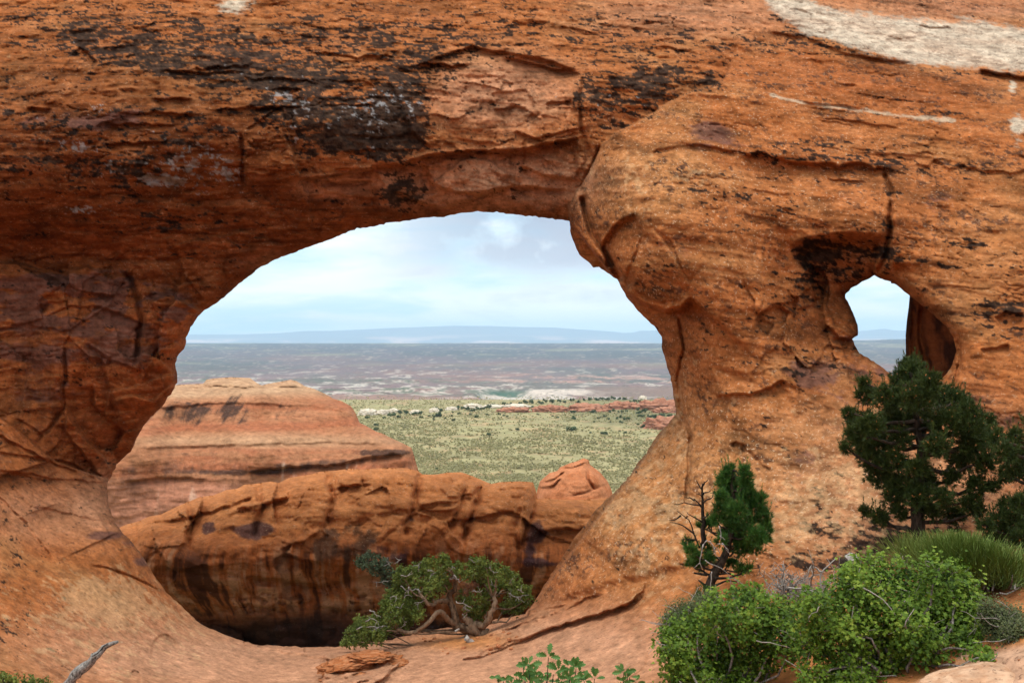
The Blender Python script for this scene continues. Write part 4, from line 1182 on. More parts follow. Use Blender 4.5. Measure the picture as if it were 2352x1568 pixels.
# white slickrock benches near, pink cliffs mid
wz = sst(1550, 1700, DG) * sst(4000, 3000, DG)
wr = sst(.12, .30, .55 * m2 + .62 * m4 + .22 * sst(2600, 1800, DG) - .34 * sst(.05, .16, ANG) * sst(2300, 1900, DG))
fb = lerp(fb, (.56, .47, .40), wr * wz * .75)
fb = lerp(fb, (.46, .36, .29), sst(.30, .48, m4 + .5 * m2) * sst(2600, 3600, DG) * .8)
pz = sst(2300, 2450, DG) * sst(3300, 2900, DG) * sst(-.06, .03, ANG)
fb = lerp(fb, (.42, .23, .175), pz * sst(-.15, .25, m2) * .85)
# bands of dark pinyon, talus slope, pale flat
gz = sst(.05, .3, m4 * .6 + m2 * -.4 + .12) * (sst(1700, 1800, DG) * sst(2150, 2000, DG) + sst(2400, 2500, DG) * sst(2900, 2700, DG) * .7) * sst(.03, -.05, ANG)
fb = lerp(fb, (.060, .075, .035), np.clip(gz, 0, 1) * .85)
tal = sst(1720, 1640, DG) * sst(.04, -.02, ANG)
fb = lerp(fb, (.29, .16, .115), tal * .8)
flat = sst(1640, 1720, DG) * sst(2250, 2050, DG) * sst(.05, .1, ANG)
fb = lerp(fb, (.20, .125, .095), flat * .85)
pf = sst(1600, 1630, DG) * sst(1740, 1690, DG + 60 * m2) * sst(.005, .03, ANG) * sst(.16, .12, ANG)
fb = lerp(fb, (.50, .42, .36), pf * .75 * sst(-.3, .1, m4))
fb = lerp(fb, (.030, .085, .045), sst(1.15, .8, cd) * .95)
cw = np.sqrt(((ANG - .019) * DG / 120.) ** 2 + ((DG - 1900) / 130.) ** 2)
fb = lerp(fb, (.60, .48, .40), sst(1.0, .7, cw + .6 * m4) * .8)
fb = fb * (1 - .28 * sst(2400, 4200, DG))[..., None]
t = t * (1 - farm[..., None]) + fb * farm[..., None]
mM, g = mat("desert floor")
geo = g.n('ShaderNodeNewGeometry')
at = g.n('ShaderNodeAttribute', attribute_name='tint')
sh = g.n('ShaderNodeAttribute', attribute_name='lichen')
na = g.n('ShaderNodeTexNoise', {'Vector': (geo, 'Position'), 'Scale': .16, 'Detail': 9.0, 'Roughness': .7})
c = g.mix(1.0, (at, 'Color'), g.ramp((na, 0), [(.3, .52), (.5, .85), (.7, 1.2)]), 'MULTIPLY')
nb = g.n('ShaderNodeTexNoise', {'Vector': (geo, 'Position'), 'Scale': .075, 'Detail': 3.0, 'Roughness': .6})
dots = g.math('MULTIPLY', g.ramp((nb, 0), [(.56, 0.0), (.62, 1.0)]), (sh, 'Fac'), clamp=True)
c = g.mix(dots, c, (.055, .065, .035))
p = g.n('ShaderNodeBsdfPrincipled', {'Base Color': (c, 2), 'Roughness': .95, 'Specular IOR Level': .1})
g.n('ShaderNodeOutputMaterial', {'Surface': p})
shr = farm * sst(4200, 2500, DG) * np.clip(.75 + .5 * m4 - .6 * flat, 0, 1)
tag(link("ground", new_mesh("ground", V, f.ravel(), np.full(len(f), 4), {'lichen': shr.ravel()}, {'tint': t.reshape(-1, 3)}), mM),
    "desert floor stretching from the sage flat to the far plateau", "ground", kind="structure")

# far mesas
SKY_V = [(-400, 770), (300, 768), (480, 767), (560, 767), (640, 764), (700, 759), (760, 758.5), (830, 756), (900, 752), (960, 750), (1040, 747), (1130, 748), (1200, 750), (1270, 751), (1340, 756), (1390, 759), (1430, 763), (1452, 763), (1470, 758.5), (1515, 758), (1600, 760), (1800, 764), (1940, 763), (2000, 757), (2030, 754), (2060, 758), (2200, 760), (3000, 768)]
mu = np.concatenate([np.linspace(-700, 150, 50)[:-1], np.arange(150, 960, 1.6), np.linspace(962, 1700, 40)])
am = (mu - 512) / F
skz = (341 - np.interp(mu / S, [a for a, _ in SKY_V], [b for _, b in SKY_V]) * S) / F
mr = np.linspace(0, 1, 70)
DM = 20000 + 6000 * mr
A2, R2 = np.meshgrid(am, mr)
D2 = np.broadcast_to(DM[:, None], A2.shape)
X2 = A2 * D2
nn = fbm(X2 / 2000., D2 / 2000., X2 * 0, 5, .55, seed=471)
topz = (skz[None] * 26000)
prof = np.interp(R2 + .10 * nn * (1 - R2) * R2 * 4, [0, .25, .5, .72, .86, 1.0], [-.35, -.12, .18, .42, .88, 1.0])
Z2 = prof * topz + (1 - R2) * R2 * 100 * nn
Z2[-1] = topz[0]
Vm = np.stack([X2, np.broadcast_to(D2, X2.shape), Z2], -1)
bk = Vm[-1].copy()
bk[:, 1] += 600
bk[:, 2] = -200
fr_ = Vm[0].copy()
fr_[:, 2] = -200
Vm = np.concatenate([fr_[None], Vm, bk[None]])
nm_ = fbm(Vm[..., 0] / 1300., Vm[..., 1] / 1900., Vm[..., 2] / 130., 5, .6, seed=481)
lowm = np.concatenate([[1], 1 - sst(.35, .75, mr), [0]])[:, None] + 0 * nm_
tm = lerp(np.broadcast_to(np.array((.16, .13, .11), np.float32), Vm.shape), (.62, .38, .28), np.clip(sst(-.05, .3, nm_) * lowm, 0, 1))  # pale pink low bands paint sunlit patches into the mesa colour
fm = grid_faces(*Vm.shape[:2])
mH, g = mat("far mesa rock")
at = g.n('ShaderNodeAttribute', attribute_name='tint')
p = g.n('ShaderNodeBsdfPrincipled', {'Base Color': (at, 'Color'), 'Roughness': .95, 'Specular IOR Level': .1})
g.n('ShaderNodeOutputMaterial', {'Surface': p})
tag(link("hills", new_mesh("hills", Vm.reshape(-1, 3), fm.ravel(), np.full(len(fm), 4), None, {'tint': tm.reshape(-1, 3)}), mH),
    "long pale blue mesas on the horizon", "hills", kind="structure")

# desert air
HB = (-36000.0, 36000.0, -40.0, 27500.0, -230.0, 500.0)
vx = np.array([[HB[i], HB[2 + j], HB[4 + k]] for i in (0, 1) for j in (0, 1) for k in (0, 1)], np.float32)
fx = [0, 1, 3, 2, 4, 6, 7, 5, 0, 4, 5, 1, 2, 3, 7, 6, 0, 2, 6, 4, 1, 5, 7, 3]
mA, g = mat("desert air")
vol = g.n('ShaderNodeVolumePrincipled', {'Color': (.54, .77, 1.0, 1), 'Density': 6.5e-5, 'Anisotropy': 0.0})
g.n('ShaderNodeOutputMaterial', {'Volume': vol})
tag(link("haze", new_mesh("haze", vx, fx, [4] * 6, smooth=False), mA), "thin blue desert haze over the far plain", "haze", kind="stuff")
# ------------------------------------------------------------------ plants and small things
class Buf:
    def __init__(s):
        s.v, s.l, s.z, s.r, s.n = [], [], [], [], 0

    def add(s, V, Fc, rnd):
        V = np.asarray(V, np.float32).reshape(-1, 3)
        Fc = np.asarray(Fc)
        s.v.append(V)
        s.l.append((Fc + s.n).ravel())
        s.z.append(np.full(len(Fc), Fc.shape[1]))
        s.r.append(np.broadcast_to(np.asarray(rnd, np.float32).ravel(), (len(V),)) if np.size(rnd) in (1, len(V)) else np.resize(rnd, len(V)))
        s.n += len(V)

    def mesh(s, name, smooth=False):
        return new_mesh(name, np.concatenate(s.v), np.concatenate(s.l), np.concatenate(s.z), {'rnd': np.concatenate(s.r)}, smooth=smooth)


def unit(a):
    return a / (np.linalg.norm(a, axis=-1, keepdims=True) + 1e-9)


def tube(buf, pts, rad, sides=6, rnd=.5, knob=0.0, seed=0):
    P = np.asarray(pts, np.float64)
    n = len(P)
    rad = np.resize(np.asarray(rad, np.float64), n) if np.size(rad) != 2 else np.linspace(rad[0], rad[1], n)
    T = np.gradient(P, axis=0)
    T = unit(T)
    up = np.array([0.3, 1.0, 0.2])
    A = unit(np.cross(T, up))
    B = np.cross(T, A)
    th = np.arange(sides) / sides * 2 * np.pi
    rr = rad[:, None] * np.ones(sides)[None]
    if knob:
        rr = rr * (1 + knob * np.random.default_rng(seed).normal(size=rr.shape))
    V = P[:, None] + rr[..., None] * (np.cos(th)[None, :, None] * A[:, None] + np.sin(th)[None, :, None] * B[:, None])
    i = np.arange(n - 1)[:, None] * sides + np.arange(sides)[None]
    j = np.arange(n - 1)[:, None] * sides + (np.arange(sides)[None] + 1) % sides
    buf.add(V, np.stack([i, j, j + sides, i + sides], -1).reshape(-1, 4), rnd)
    cap = np.arange(sides)
    buf.l.append((cap[::-1] + buf.n - n * sides).ravel())
    buf.z.append(np.array([sides]))
    buf.l.append((cap + buf.n - sides).ravel())
    buf.z.append(np.array([sides]))


def curve(pts, n=10, jit=0.0, seed=0):
    """smooth line through points"""
    P = np.asarray(pts, np.float64)
    r = np.random.default_rng(seed)
    L = np.r_[0, np.cumsum(np.linalg.norm(np.diff(P, axis=0), axis=1))]
    out = []
    m = len(P)
    for q in np.linspace(0, L[-1], max(n, m)):
        k = min(np.searchsorted(L, q, 'right') - 1, m - 2)
        u = (q - L[k]) / (L[k + 1] - L[k] + 1e-9)
        p0, p1, p2, p3 = P[max(k - 1, 0)], P[k], P[k + 1], P[min(k + 2, m - 1)]
        out.append(.5 * ((2 * p1) + (p2 - p0) * u + (2 * p0 - 5 * p1 + 4 * p2 - p3) * u * u + (3 * p1 - p0 - 3 * p2 + p3) * u ** 3))
    out = np.array(out)
    if jit:
        out[1:-1] += r.normal(size=out[1:-1].shape) * jit
    return out


def rsph(r, n):
    return unit(r.normal(size=(n, 3)))


def needles(buf, C, A, m, L, wd, r, spread=.75):
    n = len(C)
    d = unit(A[:, None] + rsph(r, n * m).reshape(n, m, 3) * spread)
    ln = L * r.uniform(.65, 1.1, (n, m, 1))
    sd = unit(np.cross(d, rsph(r, n * m).reshape(n, m, 3))) * wd
    b = C[:, None] + d * ln * .05
    V = np.stack([b - sd, b + sd, b + d * ln], 2)
    rn = np.repeat(np.clip(r.uniform(0, 1, (n, 1)) * .7 + r.uniform(0, .3, (n, m)), 0, 1).ravel(), 3)
    buf.add(V, np.arange(n * m * 3).reshape(-1, 3), rn)


def leaves(buf, C, Nn, size, r, shape='round', rn=None):
    """one small folded leaf per point"""
    n = len(C)
    if shape == 'round':
        T = np.array([(0, -.5, 0), (.16, -.22, .04), (.5, -.12, .14), (.38, .14, .10), (.2, .16, .05), (.22, .5, .03), (-.18, .52, .03), (-.2, .16, .05), (-.40, .16, .10), (-.48, -.10, .14), (-.16, -.24, .04)])
    elif shape == 'scale':
        T = np.array([(0, -.5, 0), (.26, -.1, .1), (.16, .3, .05), (0, .6, 0), (-.16, .3, .05), (-.26, -.1, .1)])
    else:
        T = np.array([(-.5, -.5, 0), (.5, -.5, 0), (.5, .5, 0), (-.5, .5, 0)])
    k = len(T)
    X_ = unit(np.cross(Nn, rsph(r, n)))
    Y_ = np.cross(Nn, X_)
    sz = size * r.uniform(.6, 1.25, (n, 1, 1))
    V = C[:, None] + sz * (T[None, :, 0:1] * X_[:, None] + T[None, :, 1:2] * Y_[:, None] + T[None, :, 2:3] * Nn[:, None])
    if rn is None:
        rn = r.uniform(0, 1, n)
    buf.add(V, np.arange(n * k).reshape(-1, k), np.repeat(rn, k))


def in_blob(r, c, rad, n, shell=.55):
    """points in an uneven ball, thicker towards its skin"""
    d = rsph(r, n)
    q = rad * (shell + (1 - shell) * r.uniform(0, 1, (n, 1))) * (1 + .22 * np.sin(d @ np.array([[3.1], [2.3], [4.7]]) * 2.2 + c[0] * 9))
    return c + d * q, d


def leaf_mat(name, cols, tr=.25, rough=.6, var=9.0):
    m, g = mat(name)
    a = g.n('ShaderNodeAttribute', attribute_name='rnd')
    geo = g.n('ShaderNodeNewGeometry')
    nz = g.n('ShaderNodeTexNoise', {'Vector': (geo, 'Position'), 'Scale': var, 'Detail': 3.0})
    fac = g.math('ADD', g.math('MULTIPLY', (a, 'Fac'), .65), g.math('MULTIPLY', g.math('SUBTRACT', (nz, 0), .32), .9), clamp=True)
    c = g.ramp(fac, [(i / (len(cols) - 1), k) for i, k in enumerate(cols)])
    tip = g.math('GREATER_THAN', (a, 'Fac'), 2.0)
    c = g.n('ShaderNodeMixRGB', {0: tip, 1: c, 2: (.30, .11, .025, 1)})
    p = g.n('ShaderNodeBsdfPrincipled', {'Base Color': c, 'Roughness': rough, 'Specular IOR Level': .25})
    t_ = g.n('ShaderNodeBsdfTranslucent', {'Color': c})
    mx = g.n('ShaderNodeMixShader', {0: tr, 1: p, 2: t_})
    g.n('ShaderNodeOutputMaterial', {'Surface': mx})
    return m


def bark_mat(name, c1, c2, sc=18.0):
    m, g = mat(name)
    geo = g.n('ShaderNodeNewGeometry')
    a = g.n('ShaderNodeAttribute', attribute_name='rnd')
    mp = g.n('ShaderNodeMapping', {'Vector': (geo, 'Position'), 'Scale': (sc * 1.6, sc * 1.6, sc * .7), 'Rotation': (0, .5, 0)})
    nz = g.n('ShaderNodeTexNoise', {'Vector': mp, 'Scale': 1.0, 'Detail': 6.0, 'Roughness': .65})
    f_ = g.math('ADD', (nz, 0), g.math('MULTIPLY', g.math('SUBTRACT', (a, 'Fac'), .5), .35), clamp=True)
    c = g.ramp(f_, [(.34, c1), (.62, c2)])
    b = g.n('ShaderNodeBump', {'Height': (nz, 0), 'Strength': .8, 'Distance': .02})
    p = g.n('ShaderNodeBsdfPrincipled', {'Base Color': c, 'Roughness': .9, 'Normal': b, 'Specular IOR Level': .15})
    g.n('ShaderNodeOutputMaterial', {'Surface': p})
    return m


M_PINE = leaf_mat("pinyon needles", [(.014, .026, .005), (.036, .057, .010), (.080, .102, .020)], .15)
M_PINE2 = leaf_mat("bright pinyon needles", [(.016, .050, .010), (.042, .112, .016), (.095, .185, .030)], .2)
M_JUN = leaf_mat("juniper sprays", [(.035, .052, .010), (.11, .145, .024), (.22, .245, .052)], .2, var=4.0)
M_JUN2 = leaf_mat("dull juniper sprays", [(.022, .034, .018), (.050, .072, .034), (.085, .11, .055)], .15)
M_LEAF = leaf_mat("shrub leaves", [(.020, .045, .006), (.080, .150, .012), (.15, .235, .022), (.29, .34, .045)], .35, var=3.0)
M_DRAB = leaf_mat("drab shrub leaves", [(.030, .042, .014), (.075, .092, .030), (.13, .14, .055)], .15)
M_EPH = leaf_mat("green broom stems", [(.075, .120, .022), (.180, .255, .050), (.33, .40, .12)], .35, var=3.0)
M_OAK = leaf_mat("oak leaves", [(.040, .105, .020), (.075, .165, .035), (.115, .225, .060)], .25, .45)
M_CONE = leaf_mat("pollen cones", [(.16, .075, .022), (.24, .12, .035)], .1)
M_BARK = bark_mat("dark bark", (.010, .007, .005), (.060, .040, .028))
M_JBARK = bark_mat("shaggy juniper bark", (.060, .034, .020), (.24, .155, .10), 14)
M_GREY = bark_mat("weathered grey wood", (.13, .11, .095), (.38, .34, .31), 30)
M_TWIG = bark_mat("grey twigs", (.10, .08, .07), (.34, .29, .26), 40)
M_STICK = bark_mat("dead branch wood", (.035, .028, .024), (.36, .32, .29), 55)


def mapper(x0, y0, sc):
    """coordinates read in an enlarged crop of the photograph -> survey units"""
    return lambda x, y: (.68056 * (x0 + x / sc), .68056 * (y0 + y / sc))


def blob_world(mp, lst, D, sc, dz, r, clip=False):
    """crown lumps: centres and radii in metres, spread front to back"""
    out = []
    for b in lst:
        xv, yv = mp(b[0], b[1])
        dd = D + (b[3] if len(b) > 3 else r.uniform(-dz, dz))
        dd = min(dd, ground_depth(xv, yv) - .12) if clip else dd
        rad = b[2] / sc * .68056 * S * dd / F
        out.append((wp(xv, yv, dd), rad))
    return out


def line_world(mp, pts, D, dd=None):
    return np.array([wp(*mp(*p), D + (dd[i] if dd is not None else 0)) for i, p in enumerate(pts)])


def limbs(buf, trunk, bl, r, r0, r1, sides=5, skip=0.0):
    for c, rad in bl:
        if r.uniform() < skip:
            continue
        low = trunk[trunk[:, 2] < c[2] - .15 * rad]
        src = low if len(low) else trunk[:1]
        j = np.argmin(np.linalg.norm(src - c, axis=1) + .25 * np.abs(src[:, 2] - c[2] + .15))
        a = src[j]
        mid = (a + c) / 2 + np.array([0, 0, -.10 * np.linalg.norm(c - a)]) + r.normal(size=3) * .05 * np.linalg.norm(c - a)
        tube(buf, curve([a, mid, c], 7, .012, int(r.integers(1e6))), (r0, r1), sides, r.uniform(.2, .8))
        for _ in range(3):
            e = c + rsph(r, 1)[0] * rad * .9
            tube(buf, curve([c, (c + e) / 2 + r.normal(size=3) * .15 * rad, e], 4), (r1 * .8, r1 * .3), 4, r.uniform(.2, .8))


# ---- big pinyon and its neighbour
mB = mapper(2780, 1180, 2.178)
PINE_L = [(640, 95, 50), (650, 150, 90), (560, 210, 75), (780, 240, 85), (300, 240, 45), (310, 320, 70), (480, 340, 105), (690, 330, 120), (880, 345, 105), (990, 370, 80), (1060, 430, 65), (180, 460, 38), (240, 500, 70), (340, 545, 100), (520, 500, 110), (700, 500, 120),
          (900, 520, 120), (1070, 540, 100), (1190, 510, 65), (240, 620, 75), (170, 715, 42), (390, 660, 110), (570, 640, 70), (830, 690, 90), (1080, 680, 105), (1190, 640, 75), (300, 720, 70), (350, 800, 85), (510, 800, 95), (690, 860, 80), (1000, 800, 95), (1180, 820, 80), (400, 915, 95), (560, 985, 105),
          (740, 960, 100), (930, 930, 60), (1130, 990, 80), (1250, 1000, 42), (520, 1060, 80), (690, 1070, 85), (880, 1080, 70), (1080, 1120, 75), (310, 1180, 42), (410, 1225, 65), (560, 1190, 60), (800, 1180, 70), (960, 1200, 80), (1130, 1180, 50)]


def pine(name, label, base, trunk_pts, trunk_r, lumps, D, mp, sc, seed, matn, per=210, L=.062, wd=.0042, m=15, cones=0, dz=.45, group=None, extra=None, limb=(.028, .009), rt=1.0):
    r = np.random.default_rng(seed)
    root = empty(name, base, label, "tree", group)
    tb = Buf()
    tr = curve(line_world(mp, trunk_pts, D), 22, .008, seed)
    tube(tb, tr, trunk_r, 9, .4, .07, seed)
    bl = blob_world(mp, lumps, D, sc, dz, r)
    limbs(tb, tr, bl, r, *limb)
    fo, cn = Buf(), Buf()
    for c, rad in bl:
        k = int(per * (rad / .16) ** 2 * rt) + 14
        p, d = in_blob(r, c, rad, k, .35)
        p = p - np.array([0, 0, .12 * rad])
        ax = unit(d * .8 + np.array([0, 0, .55]) + r.normal(size=d.shape) * .25)
        needles(fo, p, ax, m, L, wd, r)
        kk = max(3, k // 14)          # long leading shoots
        p2, d2 = in_blob(r, c, rad, kk, .9)
        up = unit(d2 * .35 + np.array([0, 0, 1.0]))
        for q in range(4):
            needles(fo, p2 + up * L * .45 * q, up, 6, L * .7, wd, r, .5)
        if cones:
            p3, d3 = in_blob(r, c, rad * 1.02, int(cones * (rad / .16) ** 2) + 2, .85)
            leaves(fo, p3, d3, .024, r, 'scale', np.full(len(p3), 3.0))
    child("trunk", tb.mesh("trunk", True), M_BARK, root)
    cr_ = child("crown", fo.mesh("crown"), matn, root)
    if extra:
        extra(root)
    return root


Dp = 10.9
pine("pinyon_pine", "large dark pinyon pine standing under the small rock window", wp(*mB(725, 1500), Dp), [(725, 1510), (700, 1330), (690, 1150), (712, 900), (715, 740), (690, 560), (665, 380), (650, 200)], (.085, .018), PINE_L, Dp, mB, 2.178, 21, M_PINE, cones=20, per=300)
pine("pinyon_pine", "dark pinyon pine at the right edge, cut off by the frame", wp(*mB(1620, 1500), 10.2), [(1620, 1500), (1640, 1200), (1620, 900), (1600, 700)], (.09, .03),
     [(1290, 640, 60), (1400, 620, 50), (1340, 740, 85), (1440, 740, 90), (1390, 860, 85), (1460, 880, 80), (1330, 920, 55), (1560, 760, 120), (1600, 600, 120), (1640, 900, 130), (1350, 1130, 60), (1440, 1120, 70), (1290, 1240, 80), (1410, 1240, 95), (1190, 1290, 60), (1340, 1340, 90), (1250, 1400, 70), (1450, 1370, 90), (1560, 1150, 120), (1600, 1350, 130), (1700, 1050, 140)],
     10.2, mB, 2.178, 22, M_PINE, cones=9)

# ---- small pinyon with its dead side
mS = mapper(2150, 1550, 3.136)
Ds = 11.4
DEAD = [[(690, 660), (560, 575), (515, 535)], [(660, 930), (605, 790), (550, 640), (420, 535)], [(605, 780), (480, 700), (360, 675)], [(630, 850), (560, 832), (470, 828)], [(690, 490), (600, 482), (540, 465), (400, 480)], [(610, 430), (560, 405), (500, 402)], [(690, 440), (770, 395), (800, 320)],
        [(690, 320), (660, 270), (630, 220)], [(693, 280), (720, 240), (750, 205)], [(690, 500), (640, 450), (590, 400)], [(460, 590), (400, 620), (330, 630)], [(520, 620), (535, 590)], [(700, 620), (750, 590), (790, 560)], [(690, 390), (640, 350), (600, 340)], [(690, 360), (740, 330), (770, 310)], [(690, 300), (690, 210)]]
GREYB = [[(745, 850), (705, 890), (690, 960), (678, 1010)], [(755, 860), (815, 915), (830, 990), (872, 1050)], [(820, 920), (860, 950), (880, 1000)], [(815, 930), (812, 1000)], [(790, 1180), (780, 1300), (772, 1400), (745, 1475)], [(720, 1060), (790, 1105), (890, 1145), (985, 1240), (1000, 1370)], [(960, 1240), (1060, 1280), (1110, 1370)],
         [(870, 700), (890, 780), (880, 850)], [(880, 800), (930, 850)], [(700, 890), (680, 990), (665, 1080), (690, 1160)], [(665, 1090), (600, 1140)], [(1000, 1250), (1090, 1290), (1160, 1350)], [(900, 880), (960, 950), (980, 1010)], [(850, 890), (920, 900), (950, 960)]]


def small_extra(root):
    b = Buf()
    r = np.random.default_rng(5)
    for i, l in enumerate(DEAD):
        w_ = line_world(mS, l, Ds - .05)
        w_[1:, 1] += r.normal() * .08
        tube(b, curve(w_, 7, .004, i), (.012, .003), 5, r.uniform(.1, .5))
    tube(b, curve(line_world(mS, [(700, 900), (700, 650), (690, 450), (692, 250)], Ds), 12, .004, 3), (.032, .007), 6, .25)
    tube(b, curve(line_world(mS, [(740, 1215), (690, 1210), (600, 1195)], Ds - .1), 6), (.018, .010), 5, .2)
    tube(b, curve(line_world(mS, [(810, 1250), (940, 1250), (1010, 1235), (1080, 1220)], Ds - .1), 7), (.020, .006), 5, .2)
    tube(b, curve(line_world(mS, [(800, 1340), (880, 1305), (960, 1275), (1060, 1290)], Ds - .15), 7), (.016, .005), 5, .3)
    tube(b, curve(line_world(mS, [(720, 1330), (650, 1270)], Ds - .1), 4), (.018, .008), 5, .3)
    child("dead_branches", b.mesh("dead_branches", True), M_BARK, root)
    for i, l in enumerate(GREYB):
        g_ = Buf()
        tube(g_, curve(line_world(mS, l, Ds - .35), 8, .004, i), (.007, .0025), 5, r.uniform(.2, .8))
        child("bare_twig", g_.mesh("bare_twig", True), M_GREY, root)


pine("pinyon_pine", "small bright green pinyon with bare dead branches on its left side", wp(*mS(770, 1480), Ds), [(775, 1480), (775, 1330), (800, 1240), (890, 1090), (975, 900), (1000, 620), (1010, 320), (1000, 140)], (.062, .012),
     [(985, 85, 38), (955, 165, 80), (1135, 95, 42), (1150, 165, 62), (925, 240, 80), (1080, 270, 95), (1150, 260, 60), (885, 370, 65), (1000, 390, 110), (1180, 370, 90), (1310, 400, 55), (880, 510, 70), (1050, 530, 120), (1250, 500, 100), (850, 620, 60), (1000, 650, 100), (1180, 660, 70), (1330, 600, 85), (1370, 720, 60),
      (1050, 780, 100), (1250, 790, 115), (1350, 830, 60), (1100, 900, 110), (1240, 910, 90), (940, 760, 60), (890, 850, 55), (540, 880, 48), (575, 960, 60), (620, 1045, 60), (680, 1110, 50), (755, 690, 45), (790, 640, 32), (650, 700, 18), (1000, 1090, 50), (1100, 1160, 48), (1180, 1150, 26), (780, 1410, 60), (640, 1440, 32), (730, 940, 50), (770, 1040, 50), (560, 1100, 30)],
     Ds, mS, 3.136, 23, M_PINE2, per=250, L=.070, wd=.0037, dz=.24, extra=small_extra, limb=(.016, .005))

# ---- twisted juniper in the opening and the dull one behind it
mJ = mapper(1150, 1850, 3.36)
Dj0 = 14.7


def juniper(name, label, base, D, mp, sc, trunks, lumps, twigs, seed, matn, per, size, dz, bark, red=None, group=None):
    r = np.random.default_rng(seed)
    root = empty(name, base, label, "tree", group)
    tb = Buf()
    al = []
    for i, (pts, ra, dd) in enumerate(trunks):
        c = curve(line_world(mp, pts, D, dd), 18, .008, seed + i)
        al.append(c)
        tube(tb, c, ra, 9, r.uniform(.3, .8), .10, seed + i)
    tr = np.concatenate(al)
    bl = blob_world(mp, lumps, D, sc, dz, r)
    limbs(tb, tr, bl, r, .017, .006, 5, .25)
    fo = Buf()
    for c, rad in bl:
        k = int(per * (rad / .25) ** 2) + 10
        # sprays: little clubs of scale foliage
        p, d = in_blob(r, c, rad, k, .45)
        ax = unit(d + np.array([0, 0, .5]) + r.normal(size=d.shape) * .3)
        rn = np.clip(r.uniform(0, 1, k), 0, 1)
        for q in range(9):
            off = ax * size * r.uniform(.0, 1.5, (k, 1)) + rsph(r, k) * size * .55
            leaves(fo, p + off, unit(rsph(r, k) + ax * .2), size, r, 'scale', np.clip(rn * .75 + r.uniform(0, .25, k), 0, 1))
    child("trunk", tb.mesh("trunk", True), bark, root)
    child("crown", fo.mesh("crown"), matn, root)
    if red:
        fr2 = Buf()
        for c, rad in blob_world(mp, red, D, sc, .2, r):
            p, d = in_blob(r, c, rad, 160, .3)
            leaves(fr2, p, d, size * .8, r, 'scale')
        child("dry_foliage", fr2.mesh("dry_foliage"), leaf_mat("dry juniper sprays", [(.13, .045, .022), (.22, .10, .05)], .1), root)
    if twigs:
        for i, l in enumerate(twigs):
            g_ = Buf()
            c = curve(line_world(mp, l, D - dz * .8), 8, .010, i)
            tube(g_, c, (.010, .003), 5, r.uniform(0, .8))
            for q in (3, 5):
                d = unit(r.normal(size=3)) * .10
                tube(g_, curve([c[q], c[q] + d * .5 + r.normal(size=3) * .01, c[q] + d], 4), (.005, .002), 4, r.uniform(0, .8))
            child("bare_twig", g_.mesh("bare_twig", True), M_GREY, root)
    return root


TW = [[(680, 300), (740, 310), (820, 275)], [(910, 150), (890, 190), (880, 260)], [(985, 245), (1040, 250), (1085, 272)], [(1060, 270), (1020, 300)], [(680, 420), (730, 460), (790, 465), (870, 450)], [(775, 430), (765, 500), (720, 560)], [(870, 455), (905, 500)], [(945, 580), (900, 610), (850, 630)], [(1310, 590), (1390, 625), (1490, 680)], [(1420, 640), (1390, 700)],
      [(330, 690), (380, 720), (430, 765)], [(180, 915), (300, 880), (430, 892), (500, 868), (600, 900)], [(330, 945), (420, 895), (500, 868)], [(280, 825), (350, 790), (420, 830), (450, 880)], [(400, 900), (395, 970)], [(1690, 205), (1715, 250), (1730, 290)], [(1450, 110), (1490, 140), (1555, 150), (1565, 180)], [(1900, 500), (2010, 545), (2140, 520)], [(2000, 540), (2040, 590)], [(1910, 520), (1930, 570)],
      [(1280, 300), (1330, 340), (1355, 390)], [(1240, 335), (1300, 320)], [(1440, 310), (1500, 305)], [(1130, 220), (1170, 190), (1210, 215)], [(1260, 200), (1290, 230)], [(560, 570), (610, 540), (640, 520)], [(600, 650), (640, 670), (690, 660)], [(560, 725), (610, 720), (640, 700)], [(1880, 350), (1930, 370), (1900, 410)], [(2010, 460), (2080, 490)], [(1700, 400), (1770, 440)], [(660, 760), (680, 820)], [(710, 860), (740, 820)], [(1380, 740), (1395, 790)], [(1500, 480), (1560, 490), (1610, 470)], [(1190, 270), (1170, 310)]]
JL = [(1160, 130, 55), (1150, 180, 70), (990, 190, 65), (880, 230, 65), (700, 290, 80), (800, 270, 70), (950, 290, 85), (1220, 220, 65), (1350, 240, 65), (1520, 190, 75), (1600, 135, 40), (1650, 220, 70), (1760, 240, 65), (1850, 290, 75), (1950, 350, 70), (1900, 430, 85), (2000, 460, 75), (2100, 490, 55), (2110, 580, 55), (1990, 600, 75), (1750, 390, 85), (1600, 320, 70), (1450, 300, 55),
      (1300, 300, 60), (1100, 330, 85), (740, 400, 95), (650, 340, 50), (900, 420, 95), (1050, 440, 80), (1180, 400, 60), (570, 530, 55), (690, 540, 105), (850, 560, 95), (990, 530, 55), (520, 640, 65), (640, 680, 105), (800, 690, 90), (500, 720, 65), (600, 790, 90), (400, 800, 65), (880, 740, 65), (230, 840, 65), (200, 920, 75), (330, 880, 80), (450, 930, 80), (300, 1000, 75), (120, 960, 45), (430, 990, 65), (560, 900, 60),
      (1400, 540, 70), (1490, 640, 75), (1550, 730, 65), (1600, 540, 65), (1470, 770, 48), (1740, 490, 55), (1640, 640, 55), (1880, 660, 55), (2000, 680, 55), (60, 1060, 45), (150, 1040, 50), (240, 1050, 40), (760, 830, 60), (680, 880, 50)]
